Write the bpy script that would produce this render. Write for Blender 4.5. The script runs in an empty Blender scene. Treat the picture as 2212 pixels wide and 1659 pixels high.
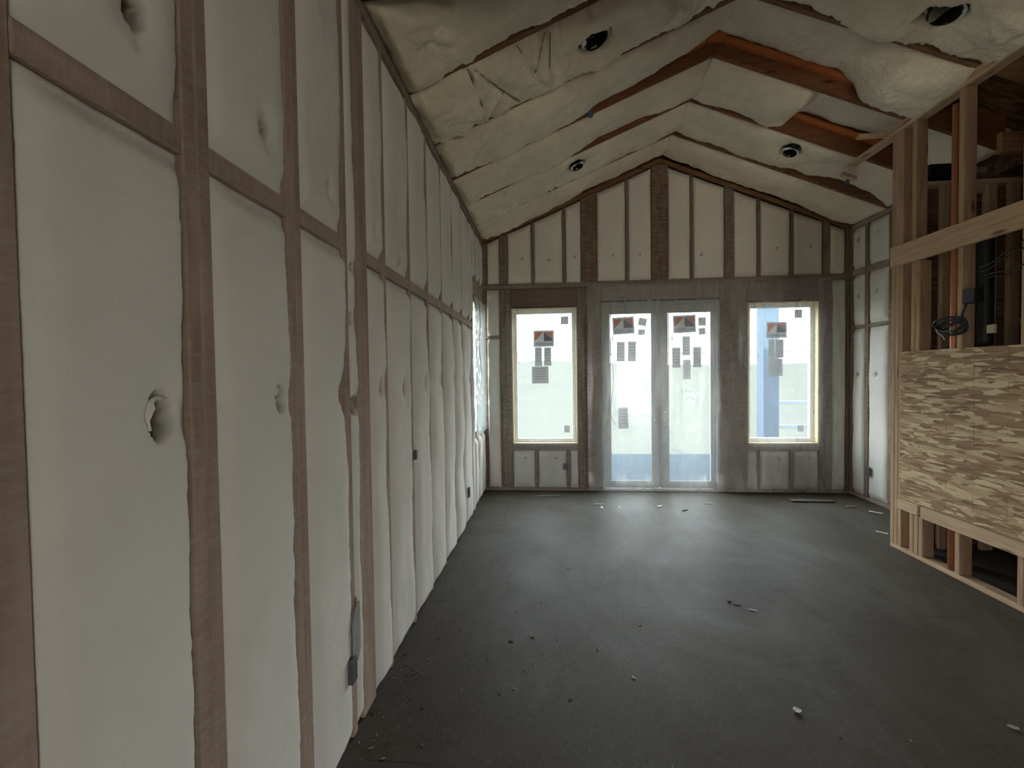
import bpy, bmesh, math, random
from mathutils import Vector, Matrix, noise
random.seed(7)
SC = bpy.context.scene
COL = SC.collection

# ------------------------------------------------------------------ camera
F, YAW, PITCH, ROLL = 930.2332, -0.0841, -0.0246, -0.0141
CW, CH = 0.8532, 1.5672
cy, sy = math.cos(YAW), math.sin(YAW); cp, sp = math.cos(PITCH), math.sin(PITCH)
fwd = Vector((sy*cp, cy*cp, sp)); rt = Vector((cy, -sy, 0)); up = rt.cross(fwd)
cr, sr = math.cos(ROLL), math.sin(ROLL)
r2 = cr*rt + sr*up; u2 = -sr*rt + cr*up
cam_d = bpy.data.cameras.new('camera'); cam_d.sensor_width = 36; cam_d.lens = F/2212*36
cam_d.clip_start = 0.02; cam_d.clip_end = 2000
cam = bpy.data.objects.new('camera', cam_d); COL.objects.link(cam)
cam.matrix_world = Matrix(((r2.x, u2.x, -fwd.x, CW), (r2.y, u2.y, -fwd.y, 0), (r2.z, u2.z, -fwd.z, CH), (0, 0, 0, 1)))
SC.camera = cam

# ------------------------------------------------------------------ world, sun, exposure
SKY = 14.0
w = bpy.data.worlds.new('sky'); SC.world = w; w.use_nodes = True
nt = w.node_tree; nt.nodes.clear()
o = nt.nodes.new('ShaderNodeOutputWorld'); bg = nt.nodes.new('ShaderNodeBackground')
tc = nt.nodes.new('ShaderNodeTexCoord'); sx = nt.nodes.new('ShaderNodeSeparateXYZ'); rp = nt.nodes.new('ShaderNodeValToRGB')
nt.links.new(tc.outputs['Generated'], sx.inputs[0]); nt.links.new(sx.outputs['Z'], rp.inputs[0])
rp.color_ramp.elements[0].position = 0.0; rp.color_ramp.elements[0].color = (1, .98, .94, 1)
rp.color_ramp.elements[1].position = 0.5; rp.color_ramp.elements[1].color = (.86, .94, 1.0, 1)
nt.links.new(rp.outputs[0], bg.inputs[0]); bg.inputs[1].default_value = SKY
nt.links.new(bg.outputs[0], o.inputs[0])
sun_d = bpy.data.lights.new('sun', 'SUN'); sun_d.energy = 14.0; sun_d.angle = 0.02; sun_d.color = (1, .93, .78)
sun = bpy.data.objects.new('sun', sun_d); COL.objects.link(sun)
sun.rotation_euler = (math.radians(48), 0, 0)      # shines from behind the house towards the view
sun.location = (2, -20, 25)
SC.view_settings.view_transform = 'Standard'; SC.view_settings.look = 'None'
SC.view_settings.exposure = 0.0; SC.view_settings.gamma = 1.0
SC.view_settings.use_curve_mapping = False
try:
    SC.cycles.use_denoising = True
    SC.cycles.max_bounces = 10; SC.cycles.diffuse_bounces = 7; SC.cycles.transparent_max_bounces = 24
    SC.cycles.sample_clamp_indirect = 6.0
    SC.cycles.caustics_reflective = False; SC.cycles.caustics_refractive = False
except Exception:
    pass

# main dimensions (metres)
L, R, HE, HR = 5.707, 4.601, 3.333, 4.274
RX = R/2; M = (HR-HE)/RX; TH = math.atan(M); CT, ST = math.cos(TH), math.sin(TH)
def portal(n, c, nrm, sx_, sz_):
    d = bpy.data.lights.new(n, 'AREA'); d.shape = 'RECTANGLE'; d.size = sx_; d.size_y = sz_
    d.cycles.is_portal = True
    ob = bpy.data.objects.new(n, d); COL.objects.link(ob); ob.location = c
    ob.rotation_euler = Vector(nrm).to_track_quat('-Z', 'Z').to_euler()
portal('portal_window', (.806, L+.16, 1.53), (0, -1, 0), .9, 1.85)
portal('portal_door', (2.31, L+.16, 1.2), (0, -1, 0), 1.45, 2.5)
portal('portal_window_side', (3.81, L+.16, 1.53), (0, -1, 0), .9, 1.85)
portal('portal_long_wall', (-.18, 5.3, 1.65), (1, 0, 0), .85, 1.6)
portal('portal_rear', (-.2, -1.0, 1.4), (1, 0, 0), 1.5, 1.9)
portal('portal_back', (4.1, -3.7, 1.0), (0, 1, 0), 1.7, 1.9)

# ------------------------------------------------------------------ materials
def S(c):   # sRGB 0-255 -> linear
    return tuple(((v/255/12.92) if v/255 <= .04045 else ((v/255+.055)/1.055)**2.4) for v in c)
class NT:
    def __init__(s, name, rough=.8):
        s.m = bpy.data.materials.new(name); s.m.use_nodes = True; s.t = s.m.node_tree
        s.t.nodes.clear(); s.out = s.n('ShaderNodeOutputMaterial')
    def n(s, t, **k):
        q = s.t.nodes.new(t)
        for a, b in k.items(): setattr(q, a, b)
        return q
    def l(s, a, b): s.t.links.new(a, b)
    def bsdf(s, rough=.8, spec=.3):
        b = s.n('ShaderNodeBsdfPrincipled'); b.inputs['Roughness'].default_value = rough
        b.inputs['Specular IOR Level'].default_value = spec
        s.l(b.outputs[0], s.out.inputs[0]); s.b = b; return b
    def coords(s, scale=(1, 1, 1), rnd=True, kind='Object'):
        t = s.n('ShaderNodeTexCoord'); mp = s.n('ShaderNodeMapping'); mp.inputs['Scale'].default_value = scale
        if rnd:
            oi = s.n('ShaderNodeObjectInfo'); mu = s.n('ShaderNodeMath', operation='MULTIPLY'); mu.inputs[1].default_value = 37.0
            cx = s.n('ShaderNodeCombineXYZ'); ad = s.n('ShaderNodeVectorMath', operation='ADD')
            s.l(oi.outputs['Random'], mu.inputs[0])
            for i in range(3): s.l(mu.outputs[0], cx.inputs[i])
            s.l(t.outputs[kind], mp.inputs[0]); s.l(mp.outputs[0], ad.inputs[0]); s.l(cx.outputs[0], ad.inputs[1])
            return ad.outputs[0]
        s.l(t.outputs[kind], mp.inputs[0]); return mp.outputs[0]
    def noise(s, co, scale, detail=4, rough=.55, dist=0):
        q = s.n('ShaderNodeTexNoise'); q.inputs['Scale'].default_value = scale; q.inputs['Detail'].default_value = detail
        q.inputs['Roughness'].default_value = rough; q.inputs['Distortion'].default_value = dist
        s.l(co, q.inputs['Vector']); return q.outputs['Fac']
    def ramp(s, f, stops):
        q = s.n('ShaderNodeValToRGB'); e = q.color_ramp.elements
        while len(e) < len(stops): e.new(.5)
        for i, (p, c) in enumerate(stops): e[i].position = p; e[i].color = (*c, 1)
        s.l(f, q.inputs[0]); return q.outputs[0]
    def mix(s, f, a, b, mode='MIX'):
        q = s.n('ShaderNodeMix', data_type='RGBA', blend_type=mode)
        for i, v in ((0, f), (6, a), (7, b)):
            if hasattr(v, 'is_linked'): s.l(v, q.inputs[i])
            elif i == 0: q.inputs[0].default_value = v
            else: q.inputs[i].default_value = (*v, 1)
        return q.outputs[2]
    def bump(s, h, strength=.3, dist=.01):
        q = s.n('ShaderNodeBump'); q.inputs['Strength'].default_value = strength; q.inputs['Distance'].default_value = dist
        s.l(h, q.inputs['Height']); s.l(q.outputs[0], s.b.inputs['Normal'])

def plain(name, c, rough=.7, spec=.3, metal=0, emit=None):
    q = NT(name); b = q.bsdf(rough, spec)
    co = q.coords(); f = q.noise(co, 30, 3)
    q.l(q.ramp(f, [(.3, tuple(v*.86 for v in c)), (.7, tuple(min(1, v*1.1) for v in c))]), b.inputs['Base Color'])
    b.inputs['Metallic'].default_value = metal
    return q.m
def wood(name, dark, light, axis='z', rough=.75, knots=True):
    q = NT(name); b = q.bsdf(rough, .25)
    sc = {'x': (1.2, 14, 14), 'y': (14, 1.2, 14), 'z': (14, 14, 1.2)}[axis]
    co = q.coords(sc)
    g = q.noise(co, 2.2, 6, .6, .6)
    c1 = q.ramp(g, [(.28, dark), (.5, tuple((a+b_)/2 for a, b_ in zip(dark, light))), (.72, light)])
    big = q.noise(q.coords(tuple(v*.12+.25 for v in sc)), 2.0, 2)
    c2 = q.mix(big, c1, tuple(v*.8 for v in dark), 'MIX')
    q2 = q.mix(.55, c1, c2)
    if knots:
        vo = q.n('ShaderNodeTexVoronoi'); vo.inputs['Scale'].default_value = 1.0
        q.l(q.coords({'x': (2.2, 9, 9), 'y': (9, 2.2, 9), 'z': (9, 9, 2.2)}[axis]), vo.inputs['Vector'])
        kf = q.ramp(vo.outputs['Distance'], [(.05, (1, 1, 1)), (.16, (0, 0, 0))])
        q2 = q.mix(kf, q2, tuple(v*.35 for v in dark))
    q.l(q2, b.inputs['Base Color']); q.bump(g, .25, .004)
    return q.m
def netted(name, dark, light, axis='z'):
    """lumber seen through stapled insulation netting: puckered, fuzzy, greyed"""
    q = NT(name); b = q.bsdf(.8, .2)
    sc = {'x': (16, 3, 3), 'y': (3, 16, 3), 'z': (3, 3, 16)}[axis]
    co = q.coords(sc); g = q.noise(co, 3.2, 6, .7, 1.2)
    co2 = q.coords({'x': (1.5, 10, 10), 'y': (10, 1.5, 10), 'z': (10, 10, 1.5)}[axis]); g2 = q.noise(co2, 2, 4)
    c1 = q.ramp(g2, [(.3, dark), (.7, light)])
    fz = q.ramp(g, [(.45, (0, 0, 0)), (.75, (.7, .7, .7))])
    c = q.mix(fz, c1, (.42, .38, .34))
    q.l(c, b.inputs['Base Color']); q.bump(g, .6, .008)
    return q.m
def insul(name, c, fuzz=.35, blot=.5):
    q = NT(name); b = q.bsdf(.95, .1)
    co = q.coords((1, 1, 1)); big = q.noise(co, 3.0, 4, .6, .5)
    c1 = q.ramp(big, [(.3, tuple(v*(1-.16*blot) for v in c)), (.65, c)])
    fine = q.noise(co, 180, 3, .6)
    c2 = q.mix(q.ramp(fine, [(.35, (0, 0, 0)), (.75, (.16, .16, .16))]), c1, tuple(v*.6 for v in c))
    at = q.n('ShaderNodeAttribute', attribute_name='hole_tone'); c2 = q.mix(at.outputs['Fac'], c2, (.20, .185, .145))   # darker grey-brown tone inside the torn holes
    q.l(c2, b.inputs['Base Color'])
    mid = q.noise(co, 22, 5, .65); q.bump(mid, fuzz, .012)
    return q.m
def osb(name, c_lo, c_mid, c_hi, ax=('y', 'z'), lines=()):
    q = NT(name); b = q.bsdf(.75, .25)
    last = None
    for i, (ang, sc, sd) in enumerate([(0.1, 1.0, 0), (.5, 1.3, 7), (-.35, .9, 13)]):
        t = q.n('ShaderNodeTexCoord'); mp = q.n('ShaderNodeMapping')
        mp.inputs['Rotation'].default_value = (ang, 0, 0) if ax[0] == 'y' else ((0, ang, 0) if ax == ('x', 'z') else (0, 0, ang))
        mp.inputs['Location'].default_value = (sd, sd*2, sd*.7)
        s1, s2 = 11*sc, 66*sc
        mp.inputs['Scale'].default_value = (s2*.4, s1, s2) if ax == ('y', 'z') else ((s1, s2*.4, s2) if ax == ('x', 'z') else (s1, s2, s2*.4))
        q.l(t.outputs['Object'], mp.inputs[0])
        dn = q.n('ShaderNodeTexNoise'); dn.inputs['Scale'].default_value = 1.6; q.l(mp.outputs[0], dn.inputs['Vector'])
        mx = q.n('ShaderNodeMix', data_type='VECTOR'); mx.inputs[0].default_value = .25
        q.l(mp.outputs[0], mx.inputs[4]); q.l(dn.outputs['Color'], mx.inputs[5])
        vo = q.n('ShaderNodeTexVoronoi'); vo.inputs['Scale'].default_value = 1.0; q.l(mx.outputs[1], vo.inputs['Vector'])
        sv = q.n('ShaderNodeSeparateColor'); q.l(vo.outputs['Color'], sv.inputs[0])
        cc = q.ramp(sv.outputs[0], [(0, c_lo), (.3, tuple((a+b_)/2 for a, b_ in zip(c_lo, c_mid))), (.55, c_mid), (.95, c_hi)])
        last = cc if last is None else q.mix(q.ramp(sv.outputs[1], [(.5, (0, 0, 0)), (.56, (1, 1, 1))]), last, cc)
        gy = sv.outputs[2]
    fine = q.noise(q.coords((20, 40, 90), False), 3, 4)
    last = q.mix(q.ramp(fine, [(.4, (0, 0, 0)), (.8, (.5, .5, .5))]), last, c_lo)
    for ln_ in lines:
        t = q.n('ShaderNodeTexCoord'); sp = q.n('ShaderNodeSeparateXYZ'); q.l(t.outputs['Object'], sp.inputs[0])
        s1 = q.n('ShaderNodeMath', operation='SUBTRACT'); q.l(sp.outputs['Y'], s1.inputs[0]); s1.inputs[1].default_value = ln_
        s2_ = q.n('ShaderNodeMath', operation='ABSOLUTE'); q.l(s1.outputs[0], s2_.inputs[0])
        s3 = q.n('ShaderNodeMath', operation='LESS_THAN'); q.l(s2_.outputs[0], s3.inputs[0]); s3.inputs[1].default_value = .0022
        ml = q.n('ShaderNodeMath', operation='MULTIPLY'); q.l(s3.outputs[0], ml.inputs[0]); q.l(q.ramp(q.noise(q.coords((3, 3, 5), False), 2, 2), [(.45, (0, 0, 0)), (.6, (.6, .6, .6))]), ml.inputs[1])
        last = q.mix(ml.outputs[0], last, tuple(v*.45 for v in c_lo))
    q.l(last, b.inputs['Base Color']); q.bump(gy, .3, .003)
    return q.m

PINE_L, PINE_D = (.76, .59, .41), (.47, .30, .18)
RED_L, RED_D = (.30, .125, .055), (.16, .06, .028)
m_pine_z = wood('pine_upright_shaded', (.38, .23, .135), (.63, .46, .30), 'z'); m_pine_y = wood('pine_along', PINE_D, PINE_L, 'y'); m_pine_x = wood('pine_across', PINE_D, PINE_L, 'x')  # upright pine is darker: shade of the stud sides put into the colour
m_red = wood('fir_rafter', RED_D, RED_L, 'x'); m_red_z = wood('fir_upright', RED_D, RED_L, 'z')
m_raft = wood('rafter_wood', (.15, .075, .035), (.30, .165, .08), 'x')
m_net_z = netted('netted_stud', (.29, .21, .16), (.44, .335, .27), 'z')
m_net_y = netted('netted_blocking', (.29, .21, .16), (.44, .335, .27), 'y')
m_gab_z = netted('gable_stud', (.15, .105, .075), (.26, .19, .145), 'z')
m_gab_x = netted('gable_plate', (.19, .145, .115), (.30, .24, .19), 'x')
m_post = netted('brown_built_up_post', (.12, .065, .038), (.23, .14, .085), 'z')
m_hdr = wood('header_wood', (.14, .07, .05), (.24, .13, .09), 'x')
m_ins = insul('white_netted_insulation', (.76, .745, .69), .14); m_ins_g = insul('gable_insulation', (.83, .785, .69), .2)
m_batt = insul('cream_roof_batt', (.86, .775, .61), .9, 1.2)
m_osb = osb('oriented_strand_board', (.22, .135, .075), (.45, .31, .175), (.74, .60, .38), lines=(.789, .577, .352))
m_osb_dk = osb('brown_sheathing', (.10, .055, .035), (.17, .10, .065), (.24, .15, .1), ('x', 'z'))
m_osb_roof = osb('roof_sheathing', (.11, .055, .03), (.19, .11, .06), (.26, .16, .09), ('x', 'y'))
m_black = plain('black_plastic', (.012, .012, .012), .5); m_cable = plain('black_cable', (.02, .022, .024), .45)
m_beam = plain('dark_beam', (.02, .017, .014), .7)
m_steel = plain('galvanised_steel', (.5, .5, .48), .45, .5, .8)
m_pex = plain('copper_pipe', (.55, .22, .12), .4, .5, .3)
m_blue = plain('blue_plastic', (.05, .16, .22), .5)
m_grey = plain('grey_box', (.10, .10, .11), .6); m_stain = plain('grey_patch', (.30, .29, .28), .8)
m_wire = plain('thin_wire', (.10, .07, .05), .6)
m_vinyl = plain('white_vinyl', (.82, .84, .86), .35, .4); m_jamb = plain('pale_wood_jamb', (.72, .58, .36), .6)
m_door = plain('grey_door_paint', (.36, .36, .35), .5)
m_paper = None
def translucent_paper(name, c, tr):
    q = NT(name); d = q.n('ShaderNodeBsdfDiffuse'); t = q.n('ShaderNodeBsdfTranslucent'); mx = q.n('ShaderNodeMixShader')
    co = q.coords(); f = q.noise(co, 40, 3)
    col = q.ramp(f, [(.3, tuple(v*.9 for v in c)), (.7, c)])
    q.l(col, d.inputs[0]); q.l(col, t.inputs[0]); mx.inputs[0].default_value = tr
    q.l(d.outputs[0], mx.inputs[1]); q.l(t.outputs[0], mx.inputs[2]); q.l(mx.outputs[0], q.out.inputs[0])
    return q.m
m_paper = translucent_paper('sticker_paper', (.64, .64, .64), .2)
m_paper_dk = translucent_paper('dark_print', (.16, .13, .17), .15)
m_paper_or = translucent_paper('orange_print', (.66, .2, .09), .18)
m_paper_wh = translucent_paper('white_print', (.85, .85, .8), .18)
m_ink = translucent_paper('grey_ink', (.28, .3, .34), .12)
def glass(name, k=.06, tint=(.97, 1, 1)):
    q = NT(name); a = q.n('ShaderNodeBsdfTransparent'); a.inputs[0].default_value = (*tint, 1)
    g = q.n('ShaderNodeBsdfGlossy'); g.inputs['Roughness'].default_value = .03
    mx = q.n('ShaderNodeMixShader'); mx.inputs[0].default_value = k
    q.l(a.outputs[0], mx.inputs[1]); q.l(g.outputs[0], mx.inputs[2]); q.l(mx.outputs[0], q.out.inputs[0])
    return q.m
m_glass = glass('window_glass')
def film(name, k, tr=.5, col=(.86, .9, .92)):
    q = NT(name); a = q.n('ShaderNodeBsdfTransparent'); d = q.n('ShaderNodeBsdfDiffuse'); t = q.n('ShaderNodeBsdfTranslucent')
    g = q.n('ShaderNodeBsdfGlossy'); g.inputs['Roughness'].default_value = .28
    co = q.coords((3, 3, .6)); f = q.noise(co, 2.0, 3, .55, .6)
    fac = q.n('ShaderNodeMapRange'); fac.inputs[1].default_value = .35; fac.inputs[2].default_value = .8
    fac.inputs[3].default_value = k*.85; fac.inputs[4].default_value = k*1.3; q.l(f, fac.inputs[0])
    for s_ in (d, t): s_.inputs[0].default_value = (*col, 1)
    a.inputs[0].default_value = (.98, .99, 1, 1)
    m1 = q.n('ShaderNodeMixShader'); m1.inputs[0].default_value = tr; q.l(d.outputs[0], m1.inputs[1]); q.l(t.outputs[0], m1.inputs[2])
    m2 = q.n('ShaderNodeMixShader'); m2.inputs[0].default_value = .25; q.l(m1.outputs[0], m2.inputs[1]); q.l(g.outputs[0], m2.inputs[2])
    m3 = q.n('ShaderNodeMixShader'); q.l(fac.outputs[0], m3.inputs[0]); q.l(a.outputs[0], m3.inputs[1]); q.l(m2.outputs[0], m3.inputs[2])
    q.l(m3.outputs[0], q.out.inputs[0]); return q.m
m_film = film('clear_poly_sheet', .26, .12); m_film_l = film('thin_poly_sheet', .10, .15); m_film_w = film('window_film', 1.3, .12, (.52, .57, .58))

def floor_mat():
    q = NT('dusty_subfloor'); b = q.bsdf(.62, .22)
    t = q.n('ShaderNodeTexCoord'); P = t.outputs['Object']
    big = q.noise(P, 1.1, 5, .6, .4); fine = q.noise(P, 55, 5, .7); flk = q.noise(q.coords((30, 9, 9), False), 3, 5, .6)
    c = q.ramp(big, [(.3, (.048, .036, .025)), (.7, (.086, .069, .051))])
    c = q.mix(q.ramp(fine, [(.35, (0, 0, 0)), (.7, (.55, .55, .55))]), c, (.065, .055, .045))
    c = q.mix(q.ramp(flk, [(.45, (0, 0, 0)), (.75, (.35, .35, .35))]), c, (.14, .128, .108))
    c = q.mix(q.ramp(q.noise(q.coords((.9, .45, 1), False), 1.3, 5, .7, 1.2), [(.45, (0, 0, 0)), (.75, (.5, .5, .5))]), c, (.16, .155, .14))
    sp = q.n('ShaderNodeSeparateXYZ'); q.l(P, sp.inputs[0])
    brk = q.ramp(q.noise(P, 1.7, 2), [(.48, (0, 0, 0)), (.56, (.8, .8, .8))])
    def seam(out, pos, wdt=.0035):
        s1 = q.n('ShaderNodeMath', operation='SUBTRACT'); q.l(out, s1.inputs[0]); s1.inputs[1].default_value = pos
        s2 = q.n('ShaderNodeMath', operation='ABSOLUTE'); q.l(s1.outputs[0], s2.inputs[0])
        s3 = q.n('ShaderNodeMath', operation='LESS_THAN'); q.l(s2.outputs[0], s3.inputs[0]); s3.inputs[1].default_value = wdt
        return s3.outputs[0]
    for ax, pos in (('Y', 2.885), ('Y', 4.11), ('X', .368), ('Y', 1.66)):
        sm = seam(sp.outputs[ax], pos)
        ml = q.n('ShaderNodeMath', operation='MULTIPLY'); q.l(sm, ml.inputs[0]); q.l(brk, ml.inputs[1])
        c = q.mix(ml.outputs[0], c, (.03, .025, .02))
    q.l(c, b.inputs['Base Color'])
    rr = q.n('ShaderNodeMapRange'); rr.inputs[3].default_value = .5; rr.inputs[4].default_value = .72
    q.l(q.noise(P, 2.3, 4), rr.inputs[0]); q.l(rr.outputs[0], b.inputs['Roughness'])
    q.bump(fine, .35, .003); return q.m
m_floor = floor_mat()
def deck_mat():
    q = NT('sky_tinted_decking'); b = q.bsdf(.9, .03)
    t = q.n('ShaderNodeTexCoord'); sp = q.n('ShaderNodeSeparateXYZ'); q.l(t.outputs['Object'], sp.inputs[0])
    m1 = q.n('ShaderNodeMath', operation='MULTIPLY'); q.l(sp.outputs['Y'], m1.inputs[0]); m1.inputs[1].default_value = 1/.15
    m2 = q.n('ShaderNodeMath', operation='FRACT'); q.l(m1.outputs[0], m2.inputs[0])
    g = q.ramp(m2.outputs[0], [(0, (.012, .016, .02)), (.05, (.022, .034, .045)), (1, (.026, .039, .05))])  # blue of the sky is put into the plank colour
    q.l(g, b.inputs['Base Color']); return q.m
m_deck = deck_mat()
def ground_mat(name, a, c, sc=.4):
    q = NT(name); b = q.bsdf(1, 0); f = q.noise(q.coords((1, 1, 1), False), sc, 6, .65)
    q.l(q.ramp(f, [(.3, a), (.7, c)]), b.inputs['Base Color']); return q.m

# ------------------------------------------------------------------ mesh helpers
def tagit(ob, label=None, cat=None, group=None, kind=None):
    if label: ob['label'] = label
    if cat: ob['category'] = cat
    if group: ob['group'] = group
    if kind: ob['kind'] = kind
    return ob
def link(name, me, m, parent=None, loc=(0, 0, 0)):
    ob = bpy.data.objects.new(name, me); COL.objects.link(ob); ob.location = loc
    if m:
        for mm in (m if isinstance(m, (list, tuple)) else [m]): me.materials.append(mm)
    if parent: ob.parent = parent; ob.location = Vector(loc)-parent.location
    return ob
def from_bm(name, bm, m, parent=None, origin=None, smooth=False):
    if origin is None:
        xs = [v.co for v in bm.verts]
        origin = Vector((sum(c.x for c in xs)/len(xs), sum(c.y for c in xs)/len(xs), min(c.z for c in xs)))
    origin = Vector(origin)
    for v in bm.verts: v.co -= origin
    me = bpy.data.meshes.new(name); bm.to_mesh(me); bm.free()
    if smooth:
        for p in me.polygons: p.use_smooth = True
    return link(name, me, m, parent, origin)
def add_box(bm, x0, x1, y0, y1, z0, z1, bev=.003):
    t = bmesh.new()
    vs = [t.verts.new(c) for c in ((x0, y0, z0), (x1, y0, z0), (x1, y1, z0), (x0, y1, z0), (x0, y0, z1), (x1, y0, z1), (x1, y1, z1), (x0, y1, z1))]
    for f in ((0, 3, 2, 1), (4, 5, 6, 7), (0, 1, 5, 4), (1, 2, 6, 5), (2, 3, 7, 6), (3, 0, 4, 7)): t.faces.new([vs[i] for i in f])
    b = min(bev, .3*min(x1-x0, y1-y0, z1-z0))
    if b > .0004: bmesh.ops.bevel(t, geom=t.edges[:], offset=b, segments=1, affect='EDGES')
    me = bpy.data.meshes.new('tmp'); t.to_mesh(me); t.free(); bm.from_mesh(me); bpy.data.meshes.remove(me)
def box(name, x0, x1, y0, y1, z0, z1, m, parent=None, bev=.003, origin=None):
    bm = bmesh.new(); add_box(bm, x0, x1, y0, y1, z0, z1, bev); return from_bm(name, bm, m, parent, origin)
def prism_xz(name, pts, y0, y1, m, parent=None, bev=.002):
    bm = bmesh.new(); a = [bm.verts.new((x, y0, z)) for x, z in pts]; b = [bm.verts.new((x, y1, z)) for x, z in pts]
    bm.faces.new(a); bm.faces.new(b[::-1]); n = len(pts)
    for i in range(n): bm.faces.new((a[i], b[i], b[(i+1) % n], a[(i+1) % n]))
    bmesh.ops.recalc_face_normals(bm, faces=bm.faces[:])
    if bev: bmesh.ops.bevel(bm, geom=bm.edges[:], offset=bev, segments=1, affect='EDGES')
    return from_bm(name, bm, m, parent)
def struct(ob): ob['kind'] = 'structure'; return ob
def tube(name, pts, r, m, parent=None, seg=8, closed=False):
    pts = [Vector(p) for p in pts]; bm = bmesh.new(); rings = []; n = len(pts); prev = None
    for i, p in enumerate(pts):
        d = (pts[min(i+1, n-1)]-pts[max(i-1, 0)]) if not closed else (pts[(i+1) % n]-pts[i-1])
        d.normalize()
        if prev is None:
            u_ = d.orthogonal().normalized()
        else:
            u_ = (prev-d*prev.dot(d)).normalized()
        prev = u_; v_ = d.cross(u_)
        rings.append([bm.verts.new(p+r*(math.cos(2*math.pi*k/seg)*u_+math.sin(2*math.pi*k/seg)*v_)) for k in range(seg)])
    for i in range(n if closed else n-1):
        a, b = rings[i], rings[(i+1) % n]
        for k in range(seg): bm.faces.new((a[k], a[(k+1) % seg], b[(k+1) % seg], b[k]))
    if not closed: bm.faces.new(rings[0][::-1]); bm.faces.new(rings[-1])
    bmesh.ops.recalc_face_normals(bm, faces=bm.faces[:])
    return from_bm(name, bm, m, parent, smooth=True)
def spline(ctrl, k=8):
    P = [Vector(c) for c in ctrl]; P = [P[0]*2-P[1]]+P+[P[-1]*2-P[-2]]; out = []
    for i in range(1, len(P)-2):
        for j in range(k):
            t = j/k; out.append(.5*((2*P[i])+(-P[i-1]+P[i+1])*t+(2*P[i-1]-5*P[i]+4*P[i+1]-P[i+2])*t*t+(-P[i-1]+3*P[i]-3*P[i+1]+P[i+2])*t**3))
    out.append(P[-2]); return out
def sstep(a, b, x):
    t = max(0, min(1, (x-a)/(b-a))); return t*t*(3-2*t)

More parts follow.
